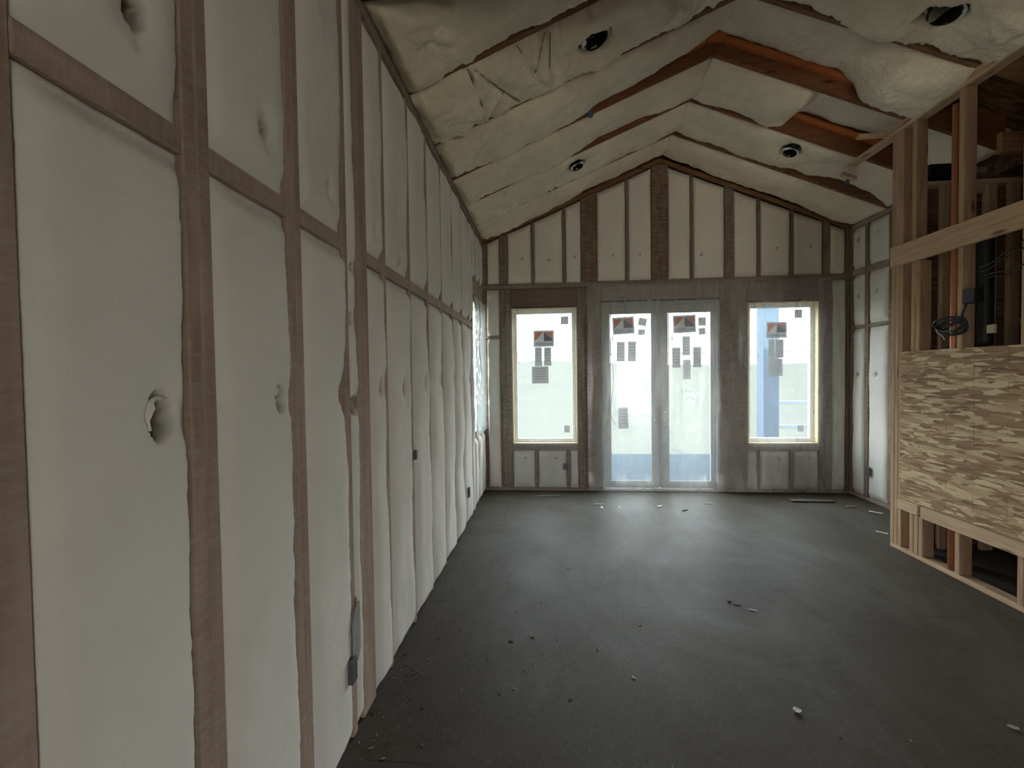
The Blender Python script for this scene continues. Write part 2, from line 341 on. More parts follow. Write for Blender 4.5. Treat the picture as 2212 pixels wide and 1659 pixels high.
def panel(name, O, U, V, N, wd, hfun, m, bul=.03, res=.015, holes=(), creases=(), base=None, thick=.09, rough=1.0, pw=4, over=0, endtuck=(1, 1), h0fun=None, seed=0, resv=None, tuck=.014):
    """a stuffed insulation panel: solid body whose face bulges, wrinkles and dents"""
    O, U, V, N = Vector(O), Vector(U), Vector(V), Vector(N)
    hm = max(hfun(i*wd/8) for i in range(9)); nu = max(6, int(wd/res)); nv = max(8, int(hm/(resv or res)))
    inh = {}; verts = []; base = base or (lambda u, v: 0)
    for j in range(nv+1):
        for i in range(nu+1):
            a, b = i/nu, j/nv; u_ = a*wd; h1 = hfun(u_); h0 = h0fun(u_) if h0fun else 0; v_ = h0+b*(h1-h0)
            e = abs(2*a-1); ed = min(v_-h0, h1-v_)
            pr = (1-e**pw)
            lo = sstep(0, .07, v_-h0) if endtuck[0] else 1; hi = sstep(0, .07, h1-v_) if endtuck[1] else 1
            P = O+U*u_+V*v_
            bs = base(u_, v_)
            n1 = noise.noise(Vector((P.x*3.1+seed, P.y*3.1, P.z*2.3))); n2 = noise.noise(Vector((P.x*11+5, P.y*11+seed, P.z*9)))
            n3 = noise.noise(Vector((P.x*34, P.y*34, P.z*30+seed)))
            puck = noise.noise(Vector((seed*3.3, round(a)*7.7, v_*42)))*sstep(.62, .98, e)
            d = bs+(bul*(1+.5*n1)*pr)*lo*hi - tuck*(1-sstep(0, .22, 1-e)*lo*hi) + rough*(.006*n1+.0035*n2+.0015*n3)+.0035*puck*rough*(1 if bs > -.01 else 0)
            for (hu, hv, hr, hd) in holes:
                du, dv = u_-hu, (v_-hv)*.72; rr = math.hypot(du, dv); ang = math.atan2(dv, du)
                rr *= 1+.25*noise.noise(Vector((math.cos(ang)*1.5+hu*9, math.sin(ang)*1.5, hv*3)))
                if rr < hr*2.6:
                    d -= hd*(1-sstep(.62*hr, 1.12*hr, rr)); d -= hd*.22*(1-sstep(hr, 2.6*hr, rr))
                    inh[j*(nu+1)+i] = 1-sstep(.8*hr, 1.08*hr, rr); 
            for (ax, ay, bx, by, cw, cd) in creases:
                vx, vy = bx-ax, by-ay; t = max(0, min(1, ((u_-ax)*vx+(v_-ay)*vy)/(vx*vx+vy*vy+1e-9)))
                dd = math.hypot(u_-ax-t*vx, v_-ay-t*vy)
                if dd < cw*4: d -= cd*math.exp(-(dd/cw)**1.3)
            if over and d > -.004:
                k = over*(.45+.9*noise.noise(Vector((v_*5, seed*2.1, round(a)*3))))*sstep(-.004, .012, d)
                u_ += (2*a-1)*abs(2*a-1)**3*k
                P = O+U*u_+V*v_
            verts.append(P+N*d)
    faces = [(j*(nu+1)+i, j*(nu+1)+i+1, (j+1)*(nu+1)+i+1, (j+1)*(nu+1)+i) for j in range(nv) for i in range(nu)]
    ring = [(i, 0) for i in range(nu+1)]+[(nu, j) for j in range(1, nv+1)]+[(i, nv) for i in range(nu-1, -1, -1)]+[(0, j) for j in range(nv-1, 0, -1)]
    b0 = len(verts); ri = [j*(nu+1)+i for i, j in ring]
    for dep in (-.03, -thick):
        for (i, j) in ring:
            a, b = i/nu, j/nv; u_ = a*wd; h1 = hfun(u_); h0 = h0fun(u_) if h0fun else 0
            bs = base(u_, h0+b*(h1-h0))
            verts.append(O+U*u_+V*(h0+b*(h1-h0))+N*(min(bs, 0)+dep if dep > -.05 else min(-thick, bs-.04)))
    n = len(ring)
    for k in range(n):
        k2 = (k+1) % n
        faces.append((ri[k2], ri[k], b0+k, b0+k2)); faces.append((b0+k2, b0+k, b0+n+k, b0+n+k2))
    faces.append(tuple(range(b0+2*n-1, b0+n-1, -1)))
    org = O+U*wd/2
    me = bpy.data.meshes.new(name); me.from_pydata([v-org for v in verts], [], faces)
    for p in me.polygons:
        p.use_smooth = True
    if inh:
        at = me.attributes.new('hole_tone', 'FLOAT', 'POINT')
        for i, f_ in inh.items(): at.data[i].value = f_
    return link(name, me, m, None, org)

def torn(parent, c, U, V, N, r, m, n=7, sz=.018, seed=0):
    """ragged torn rim: a full crescent ring (n > 9) or one curled flap at the edge of a small hole"""
    rnd = random.Random(seed); bm = bmesh.new(); c, U, V, N = Vector(c), Vector(U), Vector(V), Vector(N)
    full = n > 9; K = 26 if full else 11; o_, i_, b_ = [], [], []
    for k in range(K):
        a = 2*math.pi*k/K if full else math.radians(70+150*k/(K-1)); d = U*math.cos(a)+V*math.sin(a)*1.25
        if full: flap = max(0, rnd.uniform(-.3, 1.0))*sz
        else: flap = (0 if k in (0, K-1) else rnd.uniform(.15, 1.0)*sz*math.sin(math.pi*k/(K-1)))
        o_.append(bm.verts.new(c+d*(r*1.02)-N*.014)); i_.append(bm.verts.new(c+d*(r*.96-flap*.7)+N*(flap*.45-.006))); b_.append(bm.verts.new(c+d*(r*.95)-N*.022))
    for k in range(K if full else K-1):
        j = (k+1) % K
        bm.faces.new((o_[k], o_[j], i_[j], i_[k])); bm.faces.new((i_[k], i_[j], b_[j], b_[k]))
    bmesh.ops.recalc_face_normals(bm, faces=bm.faces[:])
    return from_bm('torn_netting', bm, m, parent)
X_, Y_, Z_ = Vector((1, 0, 0)), Vector((0, 1, 0)), Vector((0, 0, 1))
ORD = ['first', 'second', 'third', 'fourth', 'fifth', 'sixth', 'seventh', 'eighth', 'ninth', 'tenth', 'eleventh', 'twelfth', 'thirteenth', 'fourteenth', 'fifteenth', 'sixteenth', 'seventeenth', 'eighteenth']

# ================================================================== SETTING
struct(box('floor', -.16, 7.7, -3.66, L+.16, -.03, 0, m_floor, bev=0, origin=(0, 0, 0)))
def wall_with_opening(name, axis, c0, c1, a0, a1, z0, z1, openings, m):
    bm = bmesh.new(); cur = a0
    def bb(s, e, zz0, zz1):
        if e-s < .001 or zz1-zz0 < .001: return
        if axis == 'y': add_box(bm, c0, c1, s, e, zz0, zz1, 0)
        else: add_box(bm, s, e, c0, c1, zz0, zz1, 0)
    for (s, e, oz0, oz1) in openings:
        bb(cur, s, z0, z1); bb(s, e, z0, oz0); bb(s, e, oz1, z1); cur = e
    bb(cur, a1, z0, z1)
    return struct(from_bm(name, bm, m))
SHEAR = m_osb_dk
wall_with_opening('wall_left', 'y', -.16, -.12, -3.6, L+.14, 0, 3.62, [(-1.65, -.75, .4, 2.3), (4.90, 5.66, .88, 2.42)], SHEAR)  # first opening is added behind the camera to let in fill light
bm = bmesh.new()     # gable sheathing with its three openings and sloping top
ow = [(.373, 1.24, .637, 2.42), (1.548, 3.04, 0, 2.44), (3.378, 4.243, .637, 2.42)]
cur = -.16
for s, e, a, b in ow+[(R+.16, R+.16, 0, 0)]:
    add_box(bm, cur, s, L+.12, L+.15, 0, 2.6, 0)
    if a > 0: add_box(bm, s, e, L+.12, L+.15, 0, a, 0)
    if e > s: add_box(bm, s, e, L+.12, L+.15, b, 2.6, 0)
    cur = e
t = [bm.verts.new(p) for p in ((-.16, L+.12, 2.6), (R+.16, L+.12, 2.6), (R+.16, L+.12, HE+.24), (RX, L+.12, HR+.30), (-.16, L+.12, HE+.24))]
t2 = [bm.verts.new((v.co.x, L+.15, v.co.z)) for v in t]
bm.faces.new(t); bm.faces.new(t2[::-1])
for i in range(5): bm.faces.new((t[i], t2[i], t2[(i+1) % 5], t[(i+1) % 5]))
bmesh.ops.recalc_face_normals(bm, faces=bm.faces[:])
struct(from_bm('wall_far', bm, SHEAR))
wall_with_opening('wall_right', 'y', R+.12, R+.15, 4.14, L+.14, 0, 3.62, [], SHEAR)
wall_with_opening('wall_right_outer', 'y', 7.6, 7.64, -3.6, 4.14, 0, 3.4, [], SHEAR)
wall_with_opening('wall_back', 'x', -3.64, -3.6, -.16, 7.64, 0, 4.7, [(3.25, 4.95, .1, 1.9)], SHEAR)  # opening added out of view so daylight fills the gable and roof
wall_with_opening('wall_chase', 'x', 4.10, 4.14, 3.96, 7.6, 0, 3.22, [], SHEAR)
wall_with_opening('chase_light_block', 'x', 2.44, 2.48, 3.94, 7.6, 0, 3.22, [], SHEAR)  # unseen wall added to keep light out of the chase
wall_with_opening('wall_upper_right', 'y', R+.15, R+.18, -3.6, 4.14, 3.22, 3.9, [], SHEAR)
def slope_pts(off0, off1, xa, xb, side):
    f = (lambda x: HE+M*x) if side < 0 else (lambda x: HR-M*(x-RX))
    return [(xa, f(xa)+off0), (xb, f(xb)+off0), (xb, f(xb)+off1), (xa, f(xa)+off1)]
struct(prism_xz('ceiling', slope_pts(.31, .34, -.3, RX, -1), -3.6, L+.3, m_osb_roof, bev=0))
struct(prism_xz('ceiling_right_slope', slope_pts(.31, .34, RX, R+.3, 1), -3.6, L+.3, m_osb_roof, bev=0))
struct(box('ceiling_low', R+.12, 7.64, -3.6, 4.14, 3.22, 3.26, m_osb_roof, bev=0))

# ================================================================== OUTSIDE
struct(box('deck', -4, 9, L+.17, 8.75, -.13, -.08, m_deck, bev=0, origin=(0, 0, -.13)))
g = bmesh.new()
NG = 60
def gh(x, y):
    d = y-9; return -.7-(.035*d if d < 60 else 2.1+.0*(d-60))+(0 if d < 90 else (d-90)*.052*(1+.5*noise.noise(Vector((x*.012, y*.008, 1)))))
gv = {}
ys = [5.0, 7, 9, 11, 13, 16, 20, 26, 34, 45, 60, 80, 99, 120, 150, 190, 240, 300]
xs = [-220+i*440/44 for i in range(45)]
for j, yy in enumerate(ys):
    for i, xx in enumerate(xs): gv[i, j] = g.verts.new((xx, yy, gh(xx, yy) if yy > 9 else -.7))
for j in range(len(ys)-1):
    for i in range(44): g.faces.new((gv[i, j], gv[i+1, j], gv[i+1, j+1], gv[i, j+1]))
struct(box('ground_rear_bounce', -60, 68, -60, 4.9, -.75, -.7, ground_mat('pale_bounce_ground', (.62, .56, .46), (.74, .68, .56), 2), bev=0, origin=(0, 0, -.75)))  # unseen ground, coloured pale so it bounces light into the room
struct(from_bm('ground', g, ground_mat('dry_grass_hills', (.060, .065, .059), (.071, .072, .062), .05), origin=(0, 0, 0), smooth=True))
pc = box('porch_column', 4.62, 4.88, 7.9, 8.16, -.08, 4.2, plain('pale_blue_paint', (.06, .10, .15), .6))
tagit(pc, 'tall pale blue porch column standing on the deck outside the window', 'column')
box('base_trim', 4.58, 4.92, 7.86, 8.20, -.08, .12, plain('pale_blue_trim', (.07, .11, .16), .6), pc)
rl = bpy.data.objects.new('deck_railing', None); COL.objects.link(rl); rl.location = (6.2, 8.4, -.08)
tagit(rl, 'pale blue deck railing running outward from the porch column', 'railing')
mb = plain('pale_blue_rail', (.10, .14, .18), .6)
for z in (.98, .55, .12): box('rail', 4.9, 8.8, 8.0, 8.06, z-.03, z+.03, mb, rl)
for x in (6.2, 7.6, 8.75): box('post', x, x+.09, 7.98, 8.08, -.08, 1.03, mb, rl)
tagit(tube('overhead_wire', [(-30+i*8, 30, 2.75-.0*(i)+.012*(i-4)**2) for i in range(10)], .035, m_grey), 'thin overhead wire crossing the sky far beyond the windows', 'wire')
struct(box('lawn_strip', -30, 40, 8.76, 11.2, -.66, -.62, ground_mat('dry_yellow_lawn', (.12, .115, .06), (.135, .13, .07), 1.5), bev=0, origin=(0, 8, -.6)))

# ================================================================== LONG WALL (X = 0)
GS = 'studs of the long insulated wall'
studs = []   # (y0, y1, description)
studs.append((.50, .635, 'wide netted double stud of the long wall, nearest of all'))
studs.append((.962, 1.003, 'netted stud of the long wall, nearer half of the first doubled pair'))
studs.append((1.004, 1.045, 'netted stud of the long wall, farther half of the first doubled pair'))
studs.append((1.372, 1.410, 'netted stud of the long wall, nearer half of the second doubled pair'))
studs.append((1.412, 1.450, 'netted stud of the long wall, farther half of the second doubled pair'))
studs.append((1.755, 1.797, 'netted single stud just before the narrow ridge beside the wide post'))
studs.append((1.862, 2.0, 'wide netted post of the long wall standing under the dark beam'))
studs.append((2.195, 2.240, 'slim netted stud, first one past the wide post of the long wall'))
yk = [1.0086+k*.4064 for k in range(4, 10)]
for i, y in enumerate(yk):
    studs.append((y-.02, y+.02, 'slim netted stud of the long wall, %s past the wide post' % ORD[i+1]))
studs.append((4.83, 4.895, 'netted trimmer stud on the near side of the long wall window'))
studs.append((5.66, 5.707, 'netted corner stud where the long wall meets the gable wall'))
for i, (a, b, lb) in enumerate(studs):
    top = 3.27 if b > 2.05 or True else 3.3
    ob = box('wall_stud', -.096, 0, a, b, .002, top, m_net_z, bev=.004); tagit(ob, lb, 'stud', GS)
for k, (a, b) in enumerate([(-.05, .0), (-.6, -.55)]):
    tagit(box('wall_stud', -.115, 0, a, b, .04, 3.27, m_net_z), 'netted stud of the long wall behind the viewer, %s back' % ORD[k], 'stud', GS)
tagit(box('top_plate', -.115, .004, -.6, L-.002, 3.272, 3.325, netted('plate_net', (.2, .15, .11), (.3, .24, .18), 'y')), 'long brown top plate where the long wall meets the roof', 'top plate')
tagit(box('bottom_plate', -.117, -.097, -.6, L-.002, .001, .038, m_net_y), 'long bottom plate along the floor under the long wall', 'bottom plate')
# bays : (y0, y1, label-part, hole y low, hole z low, hole y up, hole z up)
BZ0, BZ1 = 2.095, 2.155
bays = [(-.5, -.05, None, None, 'bay behind the nearest stud'),
        (0, .50, None, None, 'bay at the near frame edge'),
        (.635, .962, (.878, 1.483, .038), (.835, 2.317, .03), 'wide bay nearest the viewer'),
        (1.045, 1.372, (1.294, 1.497, .030), (1.247, 2.311, .026), 'bay between the two doubled studs'),
        (1.450, 1.755, (1.716, 1.494, .030), (1.653, 2.302, .022), 'bay before the narrow ridge'),
        (1.797, 1.862, (1.845, 1.44, .030), (1.848, 2.98, .02), 'narrow ridge between stud and wide post'),
        (2.0, 2.195, (2.12, 1.51, .034), (2.093, 2.282, .022), 'half bay just past the wide post'),
        (2.240, yk[0]-.02, (2.468, 1.491, .032), (2.449, 2.23, .026), 'second bay past the wide post'),
        (yk[0]+.02, yk[1]-.02, (2.873, 1.515, .032), (2.86, 2.25, .02), 'third bay past the wide post'),
        (yk[1]+.02, yk[2]-.02, (3.34, 1.526, .024), (3.275, 2.23, .02), 'fourth bay past the wide post'),
        (yk[2]+.02, yk[3]-.02, (3.766, 1.528, .026), (3.677, 2.24, .02), 'fifth bay past the wide post'),
        (yk[3]+.02, yk[4]-.02, (4.13, 1.51, .02), (4.1, 2.25, .02), 'sixth bay past the wide post'),
        (yk[4]+.02, yk[5]-.02, (4.56, 1.51, .02), (4.5, 2.25, .02), 'bay two before the side window'),
        (yk[5]+.02, 4.83, None, None, 'slim bay right beside the side window')]
GI = 'netted insulation panels of the long wall'; GB = 'blocking pieces of the long wall'
for i, (a, b, h1, h2, lb) in enumerate(bays):
    wd = b-a; near = a < 2.3
    res = .0075 if .6 < a < 1.5 else .010 if .6 < a < 1.8 else (.013 if near else .022)
    if wd < .1: res = .008
    narrow = wd < .1
    bl = .028 if not narrow else .016
    hl = [(h1[0]-a, h1[1]-.006, h1[2]*1.0, .060)] if h1 else []
    hu = [(h2[0]-a, h2[1]-BZ1, h2[2]*.85, .05)] if h2 else []
    rs = dict(res=res, resv=res*1.3)
    if narrow:
        p1 = panel('insulation_panel', (-.004, a, .006), Y_, Z_, X_, wd, lambda u: 3.259, m_ins, bl, holes=[(.03, 1.434, .03, .05), (.02, 1.814, .02, .04), (.03, 2.034, .018, .03)], seed=i, pw=2, **rs)
        tagit(p1, 'thin white puffed insulation strip, %s' % lb, 'insulation', GI)
        continue
    cr1 = []
    if 2.5 < a < 2.8: cr1 = [(.02, 1.03, .36, 1.16, .012, .008), (.02, 1.02, .25, .98, .01, .006)]
    if a > .6 and a < 3: cr1 += [(0, 1.02+.0*a, wd, 1.0, .03, .003), (0, 1.95, wd, 1.93, .008, .002)]
    p1 = panel('insulation_panel', (-.004, a, .006), Y_, Z_, X_, wd, lambda u: BZ0-.008, m_ins, bl, holes=hl, creases=cr1, seed=i, **rs)
    tagit(p1, 'white netted insulation below the blocking, %s' % lb, 'insulation', GI)
    if hl and a < 1.2: torn(p1, (.012, h1[0], h1[1]), Y_, Z_, X_, h1[2]*.95, m_ins, 7, .014, i)
    p2 = panel('insulation_panel', (-.004, a, BZ1+.002), Y_, Z_, X_, wd, lambda u: 3.268-BZ1, m_ins, bl*.9, holes=hu, seed=i+40, **rs)
    tagit(p2, 'white netted insulation above the blocking, %s' % lb, 'insulation', GI)
    if hu and a < .9: torn(p2, (.012, h2[0], h2[1]), Y_, Z_, X_, h2[2], m_ins, 5, .015, i+20)
    bk = box('blocking', -.115, -.001, a+.001, b-.001, BZ0, BZ1, m_net_y)
    tagit(bk, 'netted horizontal blocking of the long wall, %s' % lb, 'blocking', GB)
# around the side window
tagit(box('window_header', -.115, 0, 4.896, 5.659, 2.44, 2.70, netted('tan_header', (.3, .24, .18), (.4, .33, .26), 'y')), 'tan wood header over the side window of the long wall', 'header')
tagit(box('window_sill_plate', -.115, 0, 4.896, 5.659, .82, .87, m_net_y), 'netted sill plate under the side window of the long wall', 'sill plate')
for k, (a, b) in enumerate([(4.896, 5.11), (5.15, 5.40), (5.44, 5.659)]):
    p = panel('insulation_panel', (-.004, a, .006), Y_, Z_, X_, b-a, lambda u: .812, m_ins, .02, res=.025, seed=k+60)
    tagit(p, 'short white insulation under the side window, %s of three' % ORD[k], 'insulation', GI)
    p = panel('insulation_panel', (-.004, a, 2.702), Y_, Z_, X_, b-a, lambda u: .568, m_ins, .02, res=.025, seed=k+70)
    tagit(p, 'short white insulation over the side window, %s of three' % ORD[k], 'insulation', GI)
for k, (a, b) in enumerate([(5.111, 5.149), (5.401, 5.439)]):
    tagit(box('cripple_stud', -.096, 0, a, b, .002, .819, m_net_z), 'short netted cripple stud under the side window, %s from it nearest side' % ORD[k], 'stud', GS)
    tagit(box('cripple_stud', -.115, 0, a, b, 2.701, 3.27, m_net_z), 'short netted cripple stud over the side window header, %s from near side' % ORD[k], 'stud', GS)
# side window
w3 = bpy.data.objects.new('window_3', None); COL.objects.link(w3); w3.location = (-.08, 5.28, .88); struct(w3)
def frame_yz(name, x0, x1, y0, y1, z0, z1, t, m, parent):
    bm = bmesh.new(); add_box(bm, x0, x1, y0, y1, z0, z0+t); add_box(bm, x0, x1, y0, y1, z1-t, z1)
    add_box(bm, x0, x1, y0, y0+t, z0+t, z1-t); add_box(bm, x0, x1, y1-t, y1, z0+t, z1-t); return from_bm(name, bm, m, parent)
frame_yz('frame', -.15, -.002, 4.9, 5.66, .88, 2.42, .018, m_jamb, w3); frame_yz('sash', -.12, -.07, 4.918, 5.642, .898, 2.402, .05, m_vinyl, w3)
box('pane', -.1, -.096, 4.968, 5.592, .948, 2.352, m_glass, w3, 0)
tagit(tube('hanging_wire', spline([(.01, 4.87, 2.47), (.062, 4.93, 2.42), (.062, 5.05, 2.156), (.062, 4.97, 1.9), (.062, 5.03, 1.70), (.062, 5.11, 1.554)]), .003, m_wire), 'thin dark wire dangling over the side window of the long wall', 'wire')
def sheet(name, O, U, V, N, wd, h, m, amp=.01, res=.04, seed=0, wav=(6, 1.2), hang=0):
    nu, nv = int(wd/res), int(h/res); O, U, V, N = map(Vector, (O, U, V, N)); vs = []
    for j in range(nv+1):
        for i in range(nu+1):
            a, b = i/nu*wd, j/nv*h
            d = amp*(noise.noise(Vector((a*wav[0]+seed, b*wav[1], 0)))+.5*noise.noise(Vector((a*wav[0]*3, b*wav[1]*2.5+seed, 4)))+.35*abs(noise.noise(Vector((a*9+b*3, b*5-a*4, seed)))))
            if hang: d += hang*(1-sstep(0, .25, b))*(.6+.8*noise.noise(Vector((a*2.2, 1, seed)))); 
            vs.append(U*a+V*b+N*d)
    me = bpy.data.meshes.new(name); me.from_pydata(vs, [], [(j*(nu+1)+i, j*(nu+1)+i+1, (j+1)*(nu+1)+i+1, (j+1)*(nu+1)+i) for j in range(nv) for i in range(nu)])
    for p in me.polygons: p.use_smooth = True
    return link(name, me, m, None, O)
s = sheet('plastic_film', (.034, 4.84, .84), Y_, Z_, X_, .83, 1.62, m_film_w, .012, .012, 3, (14, 10)); tagit(s, 'crinkled clear plastic film taped over the side window', 'plastic film')
# electrical box with grey patch near the wide post
eb = box('outlet_box', .022, .044, 1.665, 1.712, .30, .40, m_grey); tagit(eb, 'dark grey outlet box low in the long wall near the viewer', 'outlet box')
bm = bmesh.new(); pts = [(1.695, .36), (1.74, .36), (1.765, .40), (1.765, .60), (1.74, .60), (1.70, .54)]
a = [bm.verts.new((.0345, y, z)) for y, z in pts]; b = [bm.verts.new((.030, y, z)) for y, z in pts]
bm.faces.new(a); bm.faces.new(b[::-1])
for i in range(6): bm.faces.new((a[i], b[i], b[(i+1) % 6], a[(i+1) % 6]))
bmesh.ops.recalc_face_normals(bm, faces=bm.faces[:])
tagit(from_bm('tape_patch', bm, m_stain), 'grey angular patch on the netting above the near outlet box', 'patch')
tagit(box('outlet_box', .022, .036, 4.33, 4.38, .30, .40, m_grey), 'small grey outlet box low in the long wall near the side window', 'outlet box')
tagit(box('outlet_box', -.05, .018, 2.645, 2.675, 1.03, 1.09, m_grey), 'tiny dark box poking through the netting at switch height', 'outlet box')

# ================================================================== GABLE WALL (Y = L)
GG = 'studs of the gable wall'; GP = 'insulation panels of the gable wall'
def rz(x): return (HE+M*x) if x < RX else (HR-M*(x-RX))
upper = [(0, .055), (.222, .33), (.65, .684), (1.062, 1.096), (1.30, 1.505), (1.872, 1.906), (2.198, 2.407), (2.684, 2.718), (3.104, 3.217), (3.502, 3.536), (3.90, 3.934), (4.286, 4.364), (4.552, R)]
unames = ['corner stud beside the long wall', 'thick stud next to the long wall corner', 'slim stud, first over the window near the long wall', 'slim stud, second over the window near the long wall',
 'wide built-up post between window and door', 'slim stud over the door nearest the long wall', 'wide post at the middle under the ridge', 'slim stud over the door farthest from the long wall',
 'built-up post over the door edge nearest the partition', 'slim stud, first over the window near the partition', 'slim stud, second over the window near the partition', 'thick stud beside the return wall corner', 'corner stud where the return wall begins']
for (a, b), nm in zip(upper, unames):
    mt = m_post if nm.startswith('wide') else m_gab_z
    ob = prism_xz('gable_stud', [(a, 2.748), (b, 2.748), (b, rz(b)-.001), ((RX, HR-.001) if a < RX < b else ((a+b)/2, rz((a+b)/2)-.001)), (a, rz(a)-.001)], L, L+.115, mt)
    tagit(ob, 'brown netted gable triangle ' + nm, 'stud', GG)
pn = ['at the long wall corner', 'second from the long wall corner', 'third from the long wall corner', 'fourth from the long wall corner', 'fifth from the long wall corner', 'just before the middle post',
      'just past the middle post', 'second past the middle post', 'third past the middle post', 'fourth past the middle post', 'second from the return wall corner', 'at the return wall corner']
gh_holes = {3: (.2, .33), 2: (.2, .30), 1: (.2, .33), 5: (.15, .33), 4: (.2, .33), 9: (.2, .35), 10: (.2, .35), 7: (.1, .3)}
for i in range(12):
    a, b = upper[i][1], upper[i+1][0]
    p = panel('insulation_panel', (a, L+.012, 2.75), X_, Z_, -Y_, b-a, lambda u, a=a: rz(a+u)-.058-2.75, m_ins_g, .018, res=.02, seed=i+3, pw=8,
              holes=[(min(gh_holes[i][0], (b-a)*.6), gh_holes[i][1], .012, .02)] if i in gh_holes else [])
    tagit(p, 'pale netted insulation in the gable triangle, %s' % pn[i], 'insulation', GP)
for sd, nm in ((-1, 'long wall'), (1, 'partition')):
    tagit(prism_xz('gable_plate', slope_pts(-.052, -.002, 0 if sd < 0 else RX, RX if sd < 0 else R, sd), L-.035, L-.001, m_raft), 'sloping brown plate at the top of the gable on the %s side' % nm, 'top plate')
tagit(box('wall_plate', .0, R, L-.004, L+.115, 2.682, 2.746, m_gab_x), 'long horizontal plate across the gable wall above the headers', 'wall plate')
tagit(box('bottom_plate', 0, 1.547, L-.002, L+.115, .001, .038, m_gab_x), 'bottom plate of the gable wall below the window nearest the long wall', 'bottom plate')
tagit(box('bottom_plate', 3.041, R, L-.002, L+.115, .001, .038, m_gab_x), 'bottom plate of the gable wall below the window nearest the partition', 'bottom plate')
m_gab_br = netted('brown_post', (.13, .085, .055), (.24, .165, .11), 'z')
lower = [(0, .04, 'slim corner stud beside the long wall'), (.222, .293, 'outer king stud of the window near the long wall'), (.295, .371, 'inner jack stud of the window near the long wall'),
         (1.242, 1.30, 'jack stud on the door side of the window near the long wall'), (1.302, 1.42, 'wide king post between first window and door'), (1.422, 1.546, 'door jack stud nearest the long wall'),
         (3.042, 3.16, 'door jack stud nearest the partition'), (3.162, 3.27, 'wide king post between door and window near the partition'), (3.272, 3.376, 'jack stud on the door side of the window near the partition'),
         (4.245, 4.315, 'inner jack stud of the window near the partition'), (4.317, 4.395, 'outer king stud of the window near the partition'), (4.565, R, 'slim corner stud at the return wall')]
for a, b, nm in lower:
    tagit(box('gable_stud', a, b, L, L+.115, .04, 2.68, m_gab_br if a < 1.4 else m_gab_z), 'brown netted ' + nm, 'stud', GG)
for k, (a, b, nm, z0) in enumerate([(.372, 1.241, 'reddish header over the window nearest the long wall', 2.44), (1.547, 3.041, 'long grey-brown header over the glazed doors', 2.49), (3.377, 4.244, 'brown header over the window nearest the partition', 2.44)]):
    hb = box('header', a, b, L+.004, L+.115, z0, 2.68, m_hdr if k == 0 else m_gab_x); tagit(hb, nm, 'header')
for k, (a, b, nm) in enumerate([(.372, 1.241, 'nearest the long wall'), (3.377, 4.244, 'nearest the partition')]):
    tagit(box('sill_plate', a, b, L, L+.115, .54, .62, m_gab_x), 'doubled brown sill plate under the window %s' % nm, 'sill plate')
for a, b, nm in [(.671, .708, 'under the window near the long wall, first from the corner'), (1.087, 1.13, 'under the window near the long wall, beside the outlet box'), (3.503, 3.532, 'under the window near the partition, next to the door'), (3.897, 3.941, 'under the window near the partition, farther from the door')]:
    tagit(box('cripple_stud', a, b, L, L+.115, .04, .539, m_gab_z), 'short netted cripple stud ' + nm, 'stud', GG)
lp = [(.042, .22, .04, 2.03, 'tall slim panel at the long wall corner below the block'), (.042, .22, 2.07, 2.68, 'short slim panel at the long wall corner above the block'),
      (.373, .67, .04, .539, 'low panel under the window near the long wall, next to the corner'), (.709, 1.086, .04, .539, 'low panel under the window near the long wall, middle'), (1.131, 1.24, .04, .539, 'narrow low panel under the window near the long wall, beside the post'),
      (3.378, 3.502, .04, .539, 'narrow low panel under the window near the partition, beside the post'), (3.533, 3.896, .04, .539, 'low panel under the window near the partition, middle'), (3.942, 4.243, .04, .539, 'low panel under the window near the partition, next to the corner'),
      (4.397, 4.563, .04, 2.68, 'very tall slim panel at the return wall corner')]
for k, (a, b, z0, z1, nm) in enumerate(lp):
    p = panel('insulation_panel', (a, L+.01, z0), X_, Z_, -Y_, b-a, lambda u, h=z1-z0: h, m_ins, .016, res=.02, seed=k+90, pw=8, holes=[((b-a)*.6, (z1-z0)*.8, .012, .02)] if z1 < .6 and b-a > .2 else [])
    tagit(p, 'white insulation, ' + nm, 'insulation', GP)
tagit(box('blocking', .041, .221, L+.001, L+.115, 2.032, 2.068, m_gab_x), 'tiny horizontal block in the corner bay of the gable wall', 'blocking')
tagit(box('outlet_box', 1.035, 1.095, L-.036, L-.013, .29, .37, m_grey), 'grey outlet box under the gable window nearest the long wall', 'outlet box')

# windows and doors in the gable wall
def frame_xz(name, x0, x1, y0, y1, z0, z1, t, m, parent, tb=None, tt=None):
    bm = bmesh.new(); tb = tb or t; tt = tt or t
    add_box(bm, x0, x1, y0, y1, z0, z0+tb); add_box(bm, x0, x1, y0, y1, z1-tt, z1)
    add_box(bm, x0, x0+t, y0, y1, z0+tb, z1-tt); add_box(bm, x1-t, x1, y0, y1, z0+tb, z1-tt); return from_bm(name, bm, m, parent)
for k, (a, b) in enumerate([(.374, 1.239), (3.379, 4.242)]):
    wn = bpy.data.objects.new('window_%d' % (k+1), None); COL.objects.link(wn); wn.location = ((a+b)/2, L+.06, .63); struct(wn)
    frame_xz('frame', a, b, L-.004, L+.15, .622, 2.425, .018, m_jamb, wn)
    frame_xz('sash', a+.019, b-.019, L+.075, L+.13, .641, 2.406, .048, m_vinyl, wn)
    box('pane', a+.067, b-.067, L+.085, L+.089, .689, 2.358, m_glass, wn, 0)
dr = bpy.data.objects.new('door_frame', None); COL.objects.link(dr); dr.location = (2.295, L+.06, 0); struct(dr)
frame_xz('jamb', 1.549, 3.039, L-.006, L+.14, .0, 2.475, .035, m_door, dr, .02)
box('threshold', 1.585, 3.003, L+.0, L+.15, .02, .035, m_steel, dr)
